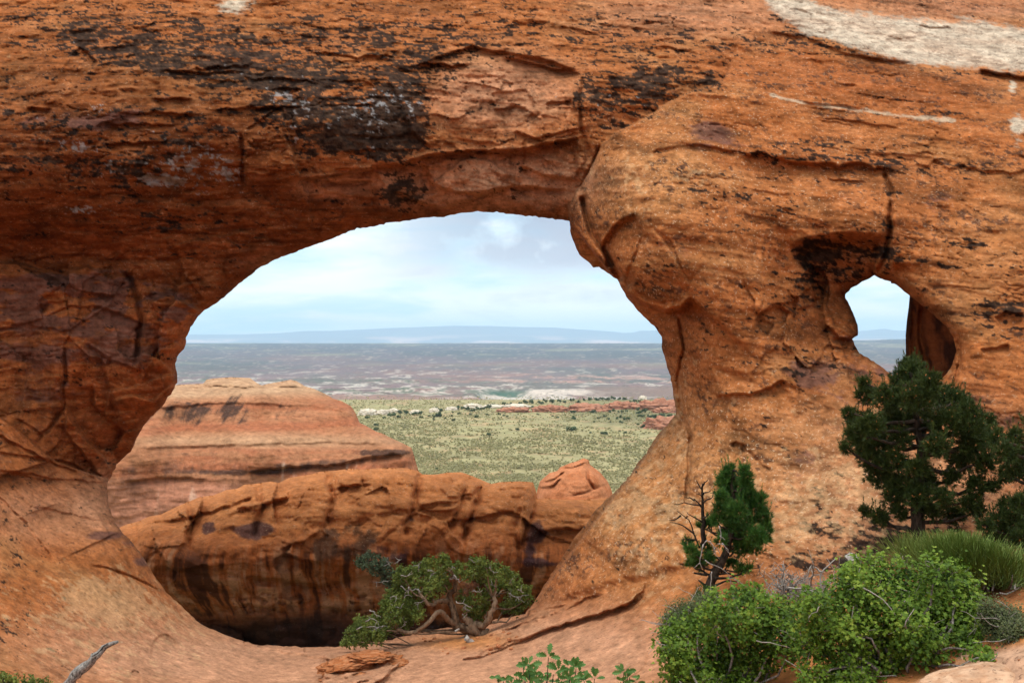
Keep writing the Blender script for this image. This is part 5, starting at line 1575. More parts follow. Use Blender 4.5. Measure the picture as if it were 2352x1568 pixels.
juniper("juniper_tree", "twisted green juniper with a pale shaggy trunk on the sill of the big opening", wp(*mJ(1500, 960), Dj0), Dj0, mJ, 3.36,
        [([(1660, 975), (1580, 950), (1500, 880), (1440, 805), (1405, 775)], [.09, .09, .095, .09, .09, .085, .085, .08, .075, .075, .07, .07, .065, .06, .055, .05, .04, .03], [0, 0, 0, 0, 0]),
         ([(1540, 930), (1440, 900), (1350, 880), (1295, 850), (1300, 760), (1265, 660), (1220, 585), (1255, 500), (1300, 430), (1300, 320)], (.082, .025), None),
         ([(1300, 850), (1220, 815), (1150, 725), (1095, 712), (1040, 770), (960, 860), (860, 930), (750, 950), (630, 905)], (.045, .022), [0, -.1, -.2, -.3, -.35, -.35, -.3, -.3, -.3]),
         ([(1220, 600), (1160, 592), (1110, 595), (1050, 632), (990, 622), (950, 575)], (.038, .022), [0, -.1, -.2, -.3, -.4, -.4]),
         ([(1520, 860), (1600, 868), (1680, 810), (1715, 720), (1750, 620), (1735, 540)], (.055, .028), [0, -.1, -.15, -.2, -.2, -.1])],
        [(a, b_, c_ * 1.12) for a, b_, c_ in JL], TW, 31, M_JUN, 320, .035, .42, M_JBARK, red=[(1450, 420, 80), (1260, 350, 50), (1530, 420, 50), (1420, 490, 50)])
juniper("juniper_tree", "dull grey-green juniper leaning left behind the twisted juniper", wp(*mJ(640, 560), 15.6), 15.6, mJ, 3.36,
        [([(680, 700), (600, 470), (480, 310), (380, 210), (330, 140)], (.05, .015), None), ([(660, 560), (615, 330), (580, 225), (532, 150), (535, 95)], (.035, .012), None)],
        [(250, 100, 55), (215, 150, 35), (330, 130, 75), (430, 150, 65), (500, 170, 48), (450, 240, 75), (550, 260, 60), (520, 340, 60), (570, 400, 60), (240, 190, 30), (360, 220, 50)], [[(560, 200), (535, 150), (535, 95)], [(640, 160), (690, 110)], [(550, 360), (470, 380), (360, 370)]], 33, M_JUN2, 130, .04, .3, M_BARK)

# ---- leafy shrubs
mG = mapper(2256, 1504, 1.96)


def shrub(name, label, cat, base, D, mp, sc, lumps, seed, matn, per, size, dz, shape='round', twig=M_TWIG, ntw=30, twr=.006, group=None, stems=None, berries=0):
    r = np.random.default_rng(seed)
    root = empty(name, base, label, cat, group)
    bl = [(c, q * 1.1) for c, q in blob_world(mp, lumps, D, sc, dz, r, True)]
    tb = Buf()
    base = np.asarray(base)
    for c, rad in bl:
        a = base + np.array([(c[0] - base[0]) * .35, r.normal() * .15, 0])
        mid = (a + c) / 2 + r.normal(size=3) * .08
        tube(tb, curve([a, mid, c], 7, .012, int(r.integers(1e6))), (.014, .006), 5, r.uniform(.1, .6))
        for _ in range(4):
            e = c + unit(r.normal(size=3) + np.array([0, -.3, .4])) * rad * 1.1
            tube(tb, curve([c, (c + e) / 2 + r.normal(size=3) * .2 * rad, e], 5), (.006, .0022), 4, r.uniform(.3, .9))
    cs = np.array([b[0] for b in bl])
    for _ in range(ntw):      # bare grey twigs through the leaves
        j = r.integers(len(bl))
        c, rad = bl[j]
        a = c + rsph(r, 1)[0] * rad * .6 + np.array([0, -rad * .7, 0])
        d = unit(r.normal(size=3) * np.array([1, .35, .6]))
        l_ = r.uniform(.1, .32)
        tube(tb, curve([a, a + d * l_ * .5 + r.normal(size=3) * .02, a + d * l_], 6, .006, int(r.integers(1e6))), (twr, twr * .4), 4, r.uniform(.6, 1))
    fo = Buf()
    if shape == 'round':       # shoots reaching out of the mass
        for c, rad in bl:
            for _ in range(7):
                d = unit(r.normal(size=3) * np.array([1, .6, .7]) + np.array([0, -.2, .5]))
                a = c + d * rad * .8
                e = a + d * rad * r.uniform(.35, .75) + np.array([0, 0, .02])
                cv = curve([a, (a + e) / 2 + r.normal(size=3) * .012, e], 6)
                tube(tb, cv, (.0035, .0014), 4, r.uniform(.2, .8))
                k = int(r.integers(9, 17))
                p = cv[r.integers(0, len(cv), k)] + r.normal(size=(k, 3)) * .014
                leaves(fo, p, unit(np.array([0, -.3, .7]) + r.normal(size=(k, 3)) * .6), size, r, shape, np.clip(.55 + r.normal(size=k) * .25, 0, 1))
    for c, rad in bl:
        k = int(per * (rad / .25) ** 2) + 20
        nc_ = max(4, k // 16)     # leaves sit in small sprays
        sc_, sd_ = in_blob(r, c, rad, nc_, .32)
        own = r.integers(0, nc_, k)
        p = sc_[own] + r.normal(size=(k, 3)) * size * 1.7
        nn_ = unit(sd_[own] * .6 + np.array([0, -.25, .75]) + r.normal(size=(k, 3)) * .55)
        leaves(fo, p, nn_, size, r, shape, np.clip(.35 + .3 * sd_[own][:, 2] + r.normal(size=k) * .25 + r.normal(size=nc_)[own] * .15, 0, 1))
    for c, rad in bl:
        if berries:
            p, d = in_blob(r, c, rad * 1.02, berries, .9)
            leaves(fo, p, d, .016, r, 'scale', np.full(len(p), 3.0))
    child("stems", tb.mesh("stems", True), twig, root)
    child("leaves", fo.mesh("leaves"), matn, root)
    return root


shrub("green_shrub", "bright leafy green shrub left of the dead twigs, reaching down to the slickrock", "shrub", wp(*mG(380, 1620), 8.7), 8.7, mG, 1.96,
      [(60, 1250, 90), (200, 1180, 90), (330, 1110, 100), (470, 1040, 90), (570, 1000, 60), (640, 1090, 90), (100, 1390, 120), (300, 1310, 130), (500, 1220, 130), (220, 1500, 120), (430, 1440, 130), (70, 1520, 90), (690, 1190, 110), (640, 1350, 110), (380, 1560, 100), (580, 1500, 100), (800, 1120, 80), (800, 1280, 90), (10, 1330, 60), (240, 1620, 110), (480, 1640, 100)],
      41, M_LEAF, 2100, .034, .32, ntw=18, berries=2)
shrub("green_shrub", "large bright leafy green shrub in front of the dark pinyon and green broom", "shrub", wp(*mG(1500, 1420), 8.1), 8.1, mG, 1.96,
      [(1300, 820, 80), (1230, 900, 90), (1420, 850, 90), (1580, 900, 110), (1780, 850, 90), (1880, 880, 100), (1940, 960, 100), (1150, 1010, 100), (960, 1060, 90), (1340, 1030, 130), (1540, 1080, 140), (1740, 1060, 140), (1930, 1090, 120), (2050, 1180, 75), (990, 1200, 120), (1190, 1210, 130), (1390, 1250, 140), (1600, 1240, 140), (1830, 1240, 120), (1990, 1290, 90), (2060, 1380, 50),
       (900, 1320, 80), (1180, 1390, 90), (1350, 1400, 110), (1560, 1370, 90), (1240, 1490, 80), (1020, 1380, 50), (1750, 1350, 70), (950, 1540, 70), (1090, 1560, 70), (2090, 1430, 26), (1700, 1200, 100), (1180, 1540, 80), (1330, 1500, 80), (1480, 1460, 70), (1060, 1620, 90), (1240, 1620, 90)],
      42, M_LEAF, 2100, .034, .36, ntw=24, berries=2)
shrub("drab_shrub", "drab dark olive shrub at the left end of the green shrubs", "shrub", wp(*mG(70, 1290), 9.6), 9.6, mG, 1.96,
      [(30, 1150, 60), (80, 1100, 70), (150, 1080, 70), (220, 1040, 55), (20, 1220, 55), (110, 1180, 70), (180, 1140, 60), (-10, 1180, 40), (290, 1010, 50)], 43, M_DRAB, 11000, .018, .22, 'scale', ntw=30, twr=.004)
shrub("drab_shrub", "grey-green low shrub right of the leafy shrub above the pale slabs", "shrub", wp(*mG(2220, 1260), 7.8), 7.8, mG, 1.96,
      [(2150, 1150, 60), (2210, 1200, 75), (2290, 1180, 70), (2180, 1240, 60), (2260, 1250, 60), (2330, 1220, 50), (2120, 1080, 50), (2200, 1100, 50), (2300, 1110, 40)], 44, M_DRAB, 13000, .019, .22, 'scale', ntw=14, twr=.004)
# dead twiggy bush
r = np.random.default_rng(45)
tb = Buf()
db = wp(*mG(900, 1060), 9.5)
for k in range(46):
    e = wp(*mG(r.uniform(610, 1130), 0), 9.5)
    tipx, tipy = r.uniform(600, 1140), r.uniform(790, 1010)
    tip = wp(*mG(tipx, tipy), 9.5 + r.normal() * .22)
    st = db + np.array([(tip[0] - db[0]) * r.uniform(.1, .6), r.normal() * .12, r.uniform(-.05, .12)])
    c = curve([st, (st + tip) / 2 + r.normal(size=3) * .07, tip], 9, .012, k)
    tube(tb, c, (.009, .0025), 5, r.uniform(.2, 1))
    for q in range(9):
        j = r.integers(2, 9)
        d = unit(r.normal(size=3) + np.array([0, 0, .4])) * r.uniform(.05, .17)
        tube(tb, curve([c[j], c[j] + d * .5 + r.normal(size=3) * .012, c[j] + d], 4), (.004, .0016), 4, r.uniform(.2, 1))
for l in ([(790, 935), (880, 940), (960, 960), (1010, 985)], [(560, 960), (640, 1000), (690, 1060)], [(1000, 1000), (860, 1040), (780, 1110), (600, 1140)], [(1020, 990), (1010, 850), (1060, 780), (1110, 740)], [(690, 1100), (700, 1020), (660, 960)], [(1010, 830), (960, 790)]):
    tube(tb, curve(line_world(mG, l, 9.0), 9, .006, 7), (.011, .004), 5, .95)
root = empty("dead_bush", db, "tangled grey dead bush rising behind the leafy green shrubs", "dead bush")
child("twigs", tb.mesh("twigs", True), M_TWIG, root)


def broom(label, base, D, n, xr, tips, seed, L=None):
    r = np.random.default_rng(seed)
    root = empty("broom_bush", base, label, "shrub")
    b, w_ = Buf(), Buf()
    for k in range(n):
        u = r.uniform(0, 1)
        bx = xr[0] + (xr[1] - xr[0]) * np.clip(u + r.normal() * .10, 0, 1)
        by = xr[2] + r.uniform(-25, 25)
        tx = np.interp(u, [t_[0] for t_ in tips], [t_[1] for t_ in tips]) + r.normal() * 85
        ty = np.interp(u, [t_[0] for t_ in tips], [t_[2] for t_ in tips]) + abs(r.normal()) * 100 - 20
        a, e = wp(*mG(bx, by), D + r.normal() * .2), wp(*mG(tx, ty - 25), D + r.normal() * .30)
        f0 = r.uniform(.15, .6)
        s_ = a + (e - a) * f0
        tube(b, curve([s_, (s_ + e) / 2 + r.normal(size=3) * .02, e], 4), (.0026, .0012), 3, r.uniform(0, 1))
        if k % 30 == 0:
            w_ = Buf()
            tube(w_, curve([a, (a + s_) / 2 + r.normal(size=3) * .03, s_], 4), (.010, .004), 5, r.uniform(0, 1))
            if k < 1500:
                child("woody_stem", w_.mesh("woody_stem", True), M_TWIG, root)
    child("green_stems", b.mesh("green_stems"), M_EPH, root)


broom("big bushy green broom bush under the dark pinyon at the right", wp(*mG(1980, 960), 9.0), 9.0, 5200, (1780, 2330, 960), [(0, 1700, 690), (.2, 1820, 580), (.4, 1960, 600), (.6, 2080, 650), (.8, 2230, 700), (1, 2400, 800)], 51)
broom("narrow tuft of green broom left of the pinyon trunk", wp(*mG(1590, 790), 10.3), 10.3, 520, (1540, 1660, 800), [(0, 1490, 640), (.5, 1570, 590), (1, 1660, 600)], 52)

# ---- stump, dead branch, log
r = np.random.default_rng(61)
b = Buf()
sb = wp(*mG(1205, 880), 10.2)
st_ = curve(line_world(mG, [(1210, 900), (1200, 830), (1205, 758)], 10.2), 9)
tube(b, st_, [.13, .125, .12, .115, .115, .11, .11, .105, .10], 11, .3, .10, 3)
root = empty("tree_stump", sb, "broken dark tree stump with a pale weathered top behind the leafy shrub", "stump")
child("wood", b.mesh("wood", True), M_BARK, root)
b = Buf()
tube(b, line_world(mG, [(1190, 762), (1215, 744), (1240, 750)], 10.15), (.075, .06), 9, .6, .06, 4)
child("weathered_top", b.mesh("weathered_top"), M_GREY, root)
mL = mapper(0, 1504, 1.96)
b = Buf()
dbp = curve(line_world(mL, [(150, 2150), (330, 1760), (430, 1590), (520, 1490), (600, 1425), (650, 1372), (668, 1350), (715, 1312), (782, 1291)], 7.0), 34, .004, 8)
tube(b, dbp, np.interp(np.linspace(0, 1, 34), [0, .45, .62, .68, .8, .93, 1], [.046, .040, .034, .037, .026, .018, .010]), 12, .5, .13, 9)
for k in range(7):      # splintered grain
    o_ = rsph(r, 1)[0] * .022
    tube(b, dbp[6 + k * 2:20 + k * 2] + o_, (.010, .004), 5, r.uniform(0, 1), .2, k)
root = empty("dead_branch", dbp[0], "weathered grey dead branch slanting up at the lower left corner", "branch")
child("wood", b.mesh("wood", True), M_STICK, root)
b = Buf()
tube(b, curve(line_world(mJ, [(1418, 1008), (1460, 1040), (1515, 1066)], 14.2), 8, .004, 3), (.045, .03), 8, .8, .15, 3)
for l in ([(1300, 935), (1345, 905)], [(1365, 1070), (1420, 1055)]):
    tube(b, curve(line_world(mJ, l, 14.3), 4), (.022, .012), 6, .7, .1, 4)
root = empty("fallen_log", wp(*mJ(1460, 1050), 14.2), "short pale fallen log lying below the juniper trunk", "log")
child("wood", b.mesh("wood", True), M_GREY, root)
for lab_, pts_, D_, ra_, mm_ in (("thin dry stick lying on the orange sand at the right", [(1015, 1062), (1120, 1075), (1230, 1066), (1310, 1078)], 7.75, (.010, .004), M_TWIG), ("weathered pale log entering from the right edge below the broom", [(1360, 615), (1450, 590), (1540, 572), (1640, 560)], 8.5, (.030, .055), M_GREY)):
    b = Buf()
    mq = mapper(3050, 1900, 3.88)
    tube(b, curve(line_world(mq, pts_, D_), 9, .006, 3), ra_, 7, .8, .12, 5)
    root = empty("dry_stick" if ra_[0] < .02 else "fallen_log", wp(*mq(*pts_[1]), D_), lab_, "stick" if ra_[0] < .02 else "log")
    child("wood", b.mesh("wood", True), mm_, root)
# green juniper tips in the lower left corner
juniper("juniper_bush", "green juniper tips poking up at the lower left corner", wp(*mL(120, 1800), 7.2), 7.2, mL, 1.96, [([(120, 1800), (110, 1700), (60, 1600)], (.03, .01), None), ([(120, 1760), (200, 1660), (230, 1600)], (.03, .01), None)],
        [(20, 1545, 36), (60, 1555, 45), (110, 1570, 40), (180, 1560, 40), (230, 1570, 45), (300, 1585, 40), (60, 1640, 70), (180, 1650, 70), (290, 1660, 60), (-30, 1560, 50)], None, 34, M_JUN, 230, .022, .15, M_BARK)

# ---- oak seedlings
mO = mapper(1620, 2130, 3.92)


def oak_leaf():
    o = [(0, 0)]
    side = [(.05, .06), (.16, .16), (.10, .24), (.27, .34), (.16, .42), (.36, .54), (.21, .62), (.34, .78), (.16, .82), (.14, .96)]
    return np.array(o + side + [(0, 1.02)] + [(-a, b_ + .02) for a, b_ in side[::-1]])


def oak(label, base, D, nodes, seed):
    r = np.random.default_rng(seed)
    root = empty("oak_seedling", base, label, "oak seedling")
    tb, fo = Buf(), Buf()
    T = oak_leaf() * np.array([.8, 1.0])
    nl = len(T)
    for (nx, ny, cnt, ln) in nodes:
        c = wp(*mO(nx, ny), D + r.normal() * .10)
        sx_ = base[0] + (c[0] - base[0]) * .55 + r.normal() * .02
        a = np.array([sx_, base[1] + r.normal() * .06, base[2]])
        tube(tb, curve([a, (a + c) / 2 + r.normal(size=3) * .02, c], 8, .003, int(r.integers(1e6))), (.0045, .0022), 5, r.uniform(0, .5))
        Lm = ln / 3.92 * .68056 * S * D / F
        for q in range(cnt):
            th = R(90 + (q - (cnt - 1) / 2) * (150 / max(cnt - 1, 1)) + r.normal() * 12)
            Y_ = unit(np.array([math.cos(th), r.normal() * .45 - .2, math.sin(th) * .95]))
            N_ = unit(np.array([r.normal() * .4, -1, .6 + r.normal() * .4]))
            X_ = unit(np.cross(Y_, N_))
            N_ = np.cross(X_, Y_)
            l_ = Lm * r.uniform(.8, 1.15)
            droop = -.12 * T[:, 1:2] ** 2 * np.array([[0, 0, 1.0]])
            V = c + Y_ * .012 + l_ * (T[:, 0:1] * X_ + T[:, 1:2] * Y_ + np.abs(T[:, 0:1]) * .35 * N_ + droop)
            mid = c + Y_ * .012 + l_ * (T[:, 1:2] * Y_ + droop)
            V2 = np.concatenate([V, mid])
            fs = [(i, i + 1, nl + i + 1, nl + i) for i in range(0, 11)] + [(i, (i + 1) % nl, nl + (i + 1) % nl, nl + i) for i in range(11, nl)]
            fo.add(V2, np.array(fs), r.uniform(0, 1))
    child("stems", tb.mesh("stems", True), M_BARK, root)
    child("leaves", fo.mesh("leaves"), M_OAK, root)


oak("oak seedling with lobed green leaves at the bottom centre of the slickrock", ground_at(mO(880, 800)[0], 5.3), 5.3,
    [(905, 335, 5, 150), (640, 450, 6, 150), (570, 420, 3, 90), (600, 640, 7, 180), (600, 540, 4, 120), (700, 560, 4, 130), (760, 600, 5, 140), (310, 650, 5, 145), (235, 610, 2, 90), (1040, 520, 5, 150), (1190, 470, 5, 130), (1270, 480, 6, 150), (970, 560, 2, 100), (1080, 650, 4, 110), (1190, 620, 4, 120), (1260, 640, 5, 140),
     (1380, 650, 5, 130), (1310, 540, 3, 110), (1515, 620, 4, 130), (880, 650, 5, 130), (730, 680, 3, 110), (430, 690, 3, 80), (650, 690, 4, 120), (1200, 720, 5, 130)], 71)
oak("smaller oak seedling right of the first, beside the drab shrub", ground_at(mO(1900, 820)[0], 5.5), 5.5, [(1905, 540, 5, 130), (1950, 500, 3, 110), (1940, 630, 4, 120), (1860, 660, 4, 110), (2060, 670, 4, 110), (1980, 600, 3, 90)], 72)


# ---- loose slabs and stones
def lump_mesh(name, rx, ry, rz, seed, cols, amp=.18, fr=1.6, n=28, flat=.0, bedk=0.0):
    th = np.linspace(0, np.pi, n)
    ph = np.linspace(0, 2 * np.pi, 2 * n, endpoint=False)
    T_, P_ = np.meshgrid(th, ph, indexing='ij')
    d = np.stack([np.sin(T_) * np.cos(P_), np.sin(T_) * np.sin(P_), np.cos(T_)], -1)
    e = np.sign(d) * np.abs(d) ** (1 - flat)
    q = 1 + amp * fbm(d[..., 0] * fr + seed, d[..., 1] * fr, d[..., 2] * fr, 5, .55, seed=600 + seed)
    V = e * q[..., None] * np.array([rx, ry, rz])
    if bedk:
        V[..., :2] *= (1 - .10 * ((V[..., 2:3] / rz * bedk) % 1.0))
    m2 = len(ph)
    i = np.arange(n - 1)[:, None] * m2 + np.arange(m2)[None]
    j = np.arange(n - 1)[:, None] * m2 + (np.arange(m2)[None] + 1) % m2
    f = np.stack([i, i + m2, j + m2, j], -1).reshape(-1, 4)
    nn_ = fbm(d[..., 0] * 2.5, d[..., 1] * 2.5, d[..., 2] * 5 + seed, 5, .6, seed=640 + seed)
    t_ = lerp(np.broadcast_to(np.array(cols[0], np.float32), d.shape), cols[1], sst(-.3, .4, nn_))
    return new_mesh(name, V.reshape(-1, 3), f.ravel(), np.full(len(f), 4), {'lichen': nn_.ravel() * 0 + .2}, {'tint': t_.reshape(-1, 3)})


PALE = ((.50, .31, .20), (.40, .215, .125))
mR = mapper(3050, 1900, 3.88)
for nm, lab, cx_, cy_, D_, rx_, ry_, rz_, rot, sd_, cols in (
        ("flat_slab", "long pale cracked slab along the bottom edge in the right corner sand", 900, 1560, 6.9, .36, .22, .05, .25, 1, PALE),
        ("flat_slab", "broad smooth pale slab at the right edge behind the cracked slab", 1420, 1290, 7.6, .34, .30, .06, .1, 2, PALE),
        ("stone", "small dark red stone at the right edge of the sand", 1575, 1110, 8.0, .09, .09, .07, 0, 3, ((.26, .085, .050), (.34, .13, .08))),
        ("stone", "rounded pale stone showing low through the leafy shrubs", -1560, 1230, 8.6, .09, .08, .065, 0, 4, ((.42, .20, .10), (.36, .15, .07)))):
    o = link(nm, lump_mesh(nm, rx_, ry_, rz_, sd_, cols, .16, 1.5, 40, .25), M_ROCK, None, wp(*mR(cx_, cy_), D_))
    o.rotation_euler = (R(6), R(-8) if rx_ > .3 else 0, rot)
    tag(o, lab, "rock slab" if nm == "flat_slab" else "stone")

# broken layered block on the sill
r = np.random.default_rng(65)
gd = ground_depth(830, 1530)
lb = empty("layered_rock", wp(830, 1560, gd), "broken layered block of red rock on the sill at the bottom, left of centre", "rock")
for k, (xv, yv, rx_, ry_, rz_) in enumerate(((830, 1566, .62, .40, .075), (815, 1548, .54, .36, .07), (840, 1531, .50, .34, .06), (812, 1517, .40, .30, .05), (852, 1506, .34, .26, .045), (770, 1535, .22, .22, .06), (905, 1522, .22, .2, .05))):
    o = link("layer", lump_mesh("layer", rx_, ry_, rz_, 60 + k, ((.33, .105, .036), (.40, .165, .075)), .34, 2.4, 44, .12, 3.0), M_ROCK, lb)
    o.location = Vector(wp(xv, yv, gd + .05)) - Vector(lb.location)
    o.rotation_euler = (r.normal() * .08, r.normal() * .08 - .06, r.uniform(0, 6.28))
# loose stones
pm = [lump_mesh("pebble", .5, .42, .30, 80 + k, ((.40, .16, .07), (.30, .10, .045)), .3, 1.8, 14, .1) for k in range(4)]
for me in pm:
    me.materials.append(M_ROCK)
for k in range(64):
    if k < 40:
        xv, yv, lab, grp = r.uniform(1960, 2345), r.uniform(1440, 1560), "small reddish stone lying on the orange sand at the lower right", "stones on the sand"
    else:
        xv, yv, lab, grp = r.uniform(960, 1200), r.uniform(1448, 1500), "small chip of red rock lying on the sill near the twisted juniper", "rock chips on the sill"
    d_ = ground_depth(xv, yv)
    o = bpy.data.objects.new("pebble", pm[int(r.integers(4))])
    COL.objects.link(o)
    o.location = wp(xv, yv, d_ - .01)
    o.scale = [r.uniform(.02, .055) * (1.5 if k >= 40 else 1)] * 3
    o.rotation_euler = (r.normal() * .3, r.normal() * .3, r.uniform(0, 6.28))
    tag(o, lab, "stone", grp)

# ---- the sage flat: outcrops, junipers, sagebrush
H0 = 40.0


def flat_D(yv):
    return H0 * F / (yv * S - 341.0)


WHITE, REDR = ((.60, .52, .42), (.48, .39, .30)), ((.38, .175, .11), (.31, .125, .072))
outc = [("pale", 822, 868, 938, 953), ("pale", 864, 894, 939, 952), ("pale", 890, 917, 937, 947), ("pale", 940, 967, 940, 950), ("pale", 985, 1010, 936, 946), ("pale", 1022, 1052, 933, 942), ("pale", 1062, 1110, 926, 937), ("pale", 1105, 1160, 928, 936), ("pale", 1150, 1222, 927, 936), ("pale", 1467, 1486, 908, 917),
        ("red", 1138, 1221, 932, 947), ("red", 1222, 1306, 926, 946), ("red", 1300, 1396, 923, 945), ("red", 1390, 1475, 918, 939), ("red", 1455, 1575, 911, 941), ("red", 1474, 1580, 950, 985), ("red", 1500, 1570, 930, 948)]
OL = ["white slickrock dome nearest the butte on the sage flat", "white dome second from the butte in the chain", "low white dome ending the chain beside the butte", "lone white dome between green junipers left of centre", "white dome in the juniper line right of the lone dome", "white dome among junipers at mid flat",
      "pale ledge where the flat ends, left part", "pale ledge where the flat ends, middle part", "pale ledge just above the red ledges", "small round white dome beyond the red ledges at the right", "low red ledge at the left end of the red ledges", "red ledge with a dark cleft, left of the longest ledge",
      "longest red ledge, in the middle of the row", "tall red ledge right of the middle", "biggest red outcrop, against the arch pillar", "pinkish red rock in front of the junipers beside the arch pillar", "small red shelf between the big outcrop and the pinkish rock"]
for k, (kind_, x0, x1, y0, y1) in enumerate(outc):
    D_ = flat_D(y1 - 1.0)
    rx_ = (x1 - x0) / 2 * S * D_ / F
    hz = (y1 - y0) * S * D_ / F
    o = link("pale_outcrop" if kind_ == "pale" else "red_outcrop", lump_mesh("outcrop", rx_ * 1.05, rx_ * .55 + 3, hz * (.98 if kind_ == 'pale' else .78), 20 + k, WHITE if kind_ == "pale" else REDR, .42 if kind_ == 'red' else .26, 2.6, 40, .05, 4.0), M_FAR, None, wp((x0 + x1) / 2, y1 - .5, D_ + rx_ * .4))
    tag(o, OL[k], "rock outcrop", "pale outcrops at the end of the flat" if kind_ == "pale" else "red ledges on the flat")

z3, z2 = mapper(1450, 1050, 2.613), mapper(550, 1000, 2.351)
BU = [("flat", z3, [(410, 928, 45), (505, 910, 30), (258, 905, 30), (205, 888, 25), (192, 920, 22), (212, 958, 35), (75, 915, 60), (38, 938, 22), (38, 955, 18), (132, 943, 14), (362, 908, 30), (615, 905, 30), (655, 915, 30), (682, 928, 25), (778, 1037, 40), (527, 1090, 45), (497, 1468, 22), (192, 1385, 22), (60, 1390, 30), (1250, 1030, 105), (1275, 942, 50), (1547, 1070, 75),
                    (1418, 1068, 24), (1673, 1053, 24), (1723, 1067, 36), (1127, 937, 26), (1085, 920, 22), (955, 910, 25), (1355, 1130, 12), (1842, 1140, 12), (660, 1070, 14), (640, 1010, 14), (170, 1250, 12), (900, 1130, 14)]),
      ("side", z3, [(1740, 943, 65), (1690, 980, 40), (1655, 943, 30), (1683, 930, 35), (1595, 973, 25), (1490, 938, 35), (1450, 975, 24), (1575, 945, 30), (1545, 925, 35), (1515, 930, 20), (1975, 1003, 35), (2035, 1003, 55), (1885, 1010, 70), (1840, 995, 30), (1860, 920, 60), (1840, 890, 60), (1890, 880, 50), (1940, 925, 50), (1990, 930, 55), (2050, 910, 70), (2110, 880, 60), (2120, 920, 50), (1960, 850, 40), (1835, 860, 40)]),
      ("ledge", z3, [(742, 865, 45), (790, 868, 55), (905, 838, 32), (950, 872, 40), (1080, 870, 60), (1145, 865, 40), (1230, 860, 40), (1270, 880, 60), (1440, 880, 60), (1520, 862, 35), (1590, 885, 30), (1620, 870, 40), (1665, 885, 25), (1700, 880, 35), (1735, 880, 30), (1700, 850, 30)]),
      ("rim", z3, [(1145, 795, 40), (1190, 795, 35), (1260, 785, 50), (1310, 800, 40), (1360, 780, 30), (1410, 775, 40), (1470, 770, 60), (1530, 770, 60), (1570, 775, 40), (1620, 770, 50), (1670, 775, 35), (1720, 770, 40), (1770, 800, 45), (1810, 790, 40), (1850, 790, 30), (980, 800, 60), (1020, 790, 40), (1080, 795, 45), (900, 800, 50), (850, 805, 50), (800, 815, 40), (700, 818, 45), (650, 820, 40),
                   (600, 828, 60), (560, 830, 45), (520, 840, 50), (480, 855, 35), (440, 860, 40), (420, 850, 40), (330, 860, 50), (290, 850, 45), (250, 855, 50), (380, 870, 60), (200, 860, 40), (100, 870, 45), (60, 862, 40), (20, 878, 35)]),
      ("butte", z2, [(1690, 1018, 42), (1690, 1048, 45), (1757, 960, 30), (1870, 957, 35), (1620, 957, 45), (1595, 930, 30), (1920, 1020, 20), (2050, 957, 35), (2150, 950, 25), (2150, 975, 22), (2185, 942, 55), (2305, 978, 30), (2290, 945, 25), (1820, 930, 60), (1880, 915, 50), (1800, 945, 40), (1930, 925, 45), (1990, 930, 50), (2040, 930, 40), (2110, 945, 25), (2240, 965, 20)])]
BL = {"flat": ("round dark juniper bush scattered over the open sage flat", "junipers on the open flat"), "side": ("dark juniper in the grove between the red ledges and the arch pillar", "junipers beside the arch pillar"), "ledge": ("dark juniper growing at the foot of the red ledges", "junipers along the red ledges"),
      "rim": ("dark juniper in the line along the pale far rim of the flat", "junipers along the far rim"), "butte": ("dark juniper at the far left of the sage flat beside the butte", "junipers beside the butte")}
UNIQ = {("flat", 19): "widest spreading bush, alone in the middle of the open sage flat", ("flat", 21): "broad bush on the open flat right of the widest bush", ("flat", 14): "lone dome-shaped juniper left of the widest bush on the flat", ("flat", 15): "irregular loose juniper, lower left on the open flat", ("flat", 16): "tiny juniper just above the right part of the ridge crest",
        ("butte", 0): "upper of two round junipers touching the butte's right slope", ("butte", 1): "lower of two round junipers touching the butte's right slope"}
vars_ = []
for k in range(6):
    r = np.random.default_rng(800 + k)
    b = Buf()
    for _ in range(9):
        c = np.array([r.uniform(-.34, .34), r.uniform(-.34, .34), r.uniform(.14, .5)])
        p, d = in_blob(r, c, r.uniform(.14, .24), 46, .6)
        p[:, 2] = np.maximum(p[:, 2], .01)
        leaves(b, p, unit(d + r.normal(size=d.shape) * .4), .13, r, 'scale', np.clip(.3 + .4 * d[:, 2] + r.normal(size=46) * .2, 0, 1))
    vars_.append(b.mesh("juniper_bush"))
M_BUSH = leaf_mat("distant juniper", [(.020, .036, .012), (.048, .080, .026), (.085, .125, .045)], .15, var=.6)
for me in vars_:
    me.materials.append(M_BUSH)
r = np.random.default_rng(77)
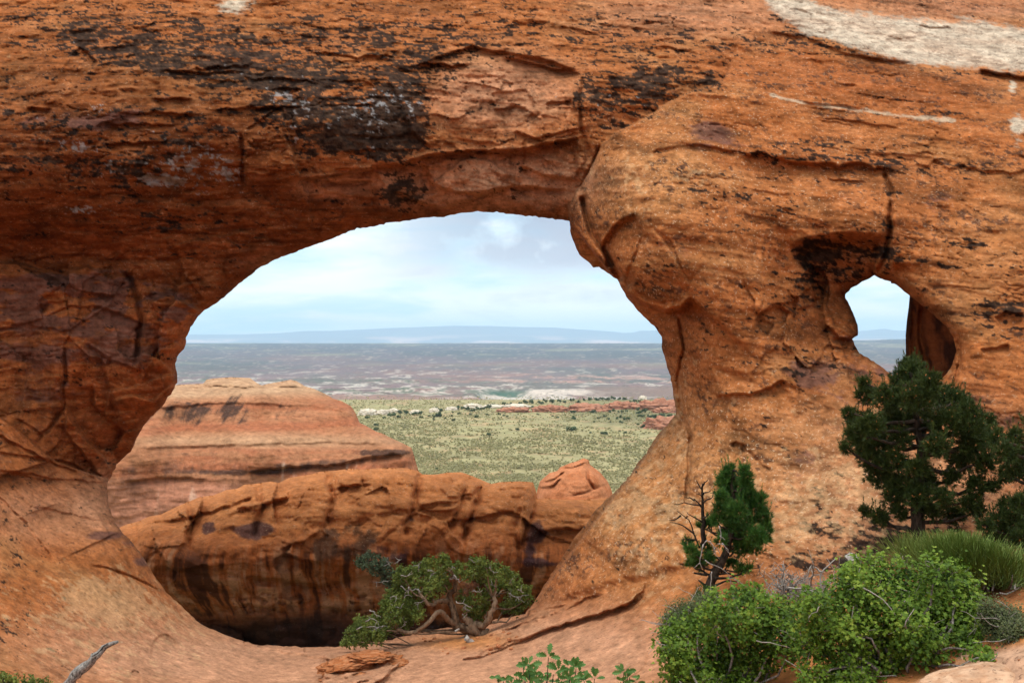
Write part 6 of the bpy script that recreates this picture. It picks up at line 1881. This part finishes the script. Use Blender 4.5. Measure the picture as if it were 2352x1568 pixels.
for zone, mp, lst in BU:
    for k, (bx, by, bw) in enumerate(lst):
        sc_ = 2.613 if mp is z3 else 2.351
        xv, yv = mp(bx, by + bw * .22)
        D_ = flat_D(yv)
        o = bpy.data.objects.new("juniper_bush", vars_[int(r.integers(6))])
        COL.objects.link(o)
        wd_ = bw / sc_ * .68056 * S * D_ / F
        o.location = wp(xv, yv, D_)
        hh = wd_ * (r.uniform(.75, 1.1) if bw < 60 else .62) * 1.25
        o.scale = (wd_ * 1.12, wd_ * 1.12, hh)
        o.rotation_euler = (0, 0, r.uniform(0, 6.28))
        tag(o, UNIQ.get((zone, k), BL[zone][0]), "juniper", BL[zone][1])

# sagebrush
r = np.random.default_rng(88)
N = 36000
u_ = r.uniform(345, 720, N)
v_ = 396 + (492 - 396) * r.uniform(0, 1, N) ** .8
D_ = H0 * F / (v_ - 341)
px_ = (u_ - 512) / F * D_
keepm = fbm(px_ / 14., D_ / 14., px_ * 0, 4, .55, seed=701) + r.normal(size=N) * .30 + .8 * fbm(px_ / 55., D_ / 90., px_ * 0, 3, .55, seed=703) > -.10
u_, D_, px_ = u_[keepm], D_[keepm], px_[keepm]
n = len(D_)
C0 = np.stack([px_, D_, np.full(n, -H0 - .05) + .35 * 0], -1)
b = Buf()
sz = r.uniform(.35, .95, n) * np.clip(D_ / 330, .65, 1.2)
rn = np.clip(r.normal(size=n) * .25 + .5 + .5 * fbm(px_ / 30., D_ / 30., px_ * 0, 3, .5, seed=705), 0, 1)
for q in range(7):
    th = r.uniform(0, 2 * np.pi, n)
    tl = r.uniform(.2, 1.1, n)
    d = np.stack([np.cos(th) * tl, np.sin(th) * tl, np.ones(n)], -1)
    sd2 = np.stack([-np.sin(th), np.cos(th), np.zeros(n)], -1) * (sz * .42)[:, None]
    tip = C0 + d * (sz * .62)[:, None]
    lo = C0 + d * (sz * .12)[:, None]
    V = np.stack([lo - sd2 * .6, lo + sd2 * .6, tip + sd2 * .7, tip - sd2 * .5], 1)
    b.add(V, np.arange(n * 4).reshape(-1, 4), np.repeat(np.clip(rn + r.normal(size=n) * .12, 0, 1), 4))
M_SAGE = leaf_mat("sagebrush", [(.26, .23, .118), (.36, .325, .165), (.45, .40, .225)], .4, var=.05)
tag(link("sagebrush", b.mesh("sagebrush"), M_SAGE), "grey-green sagebrush covering the desert flat", "sagebrush", kind="stuff")
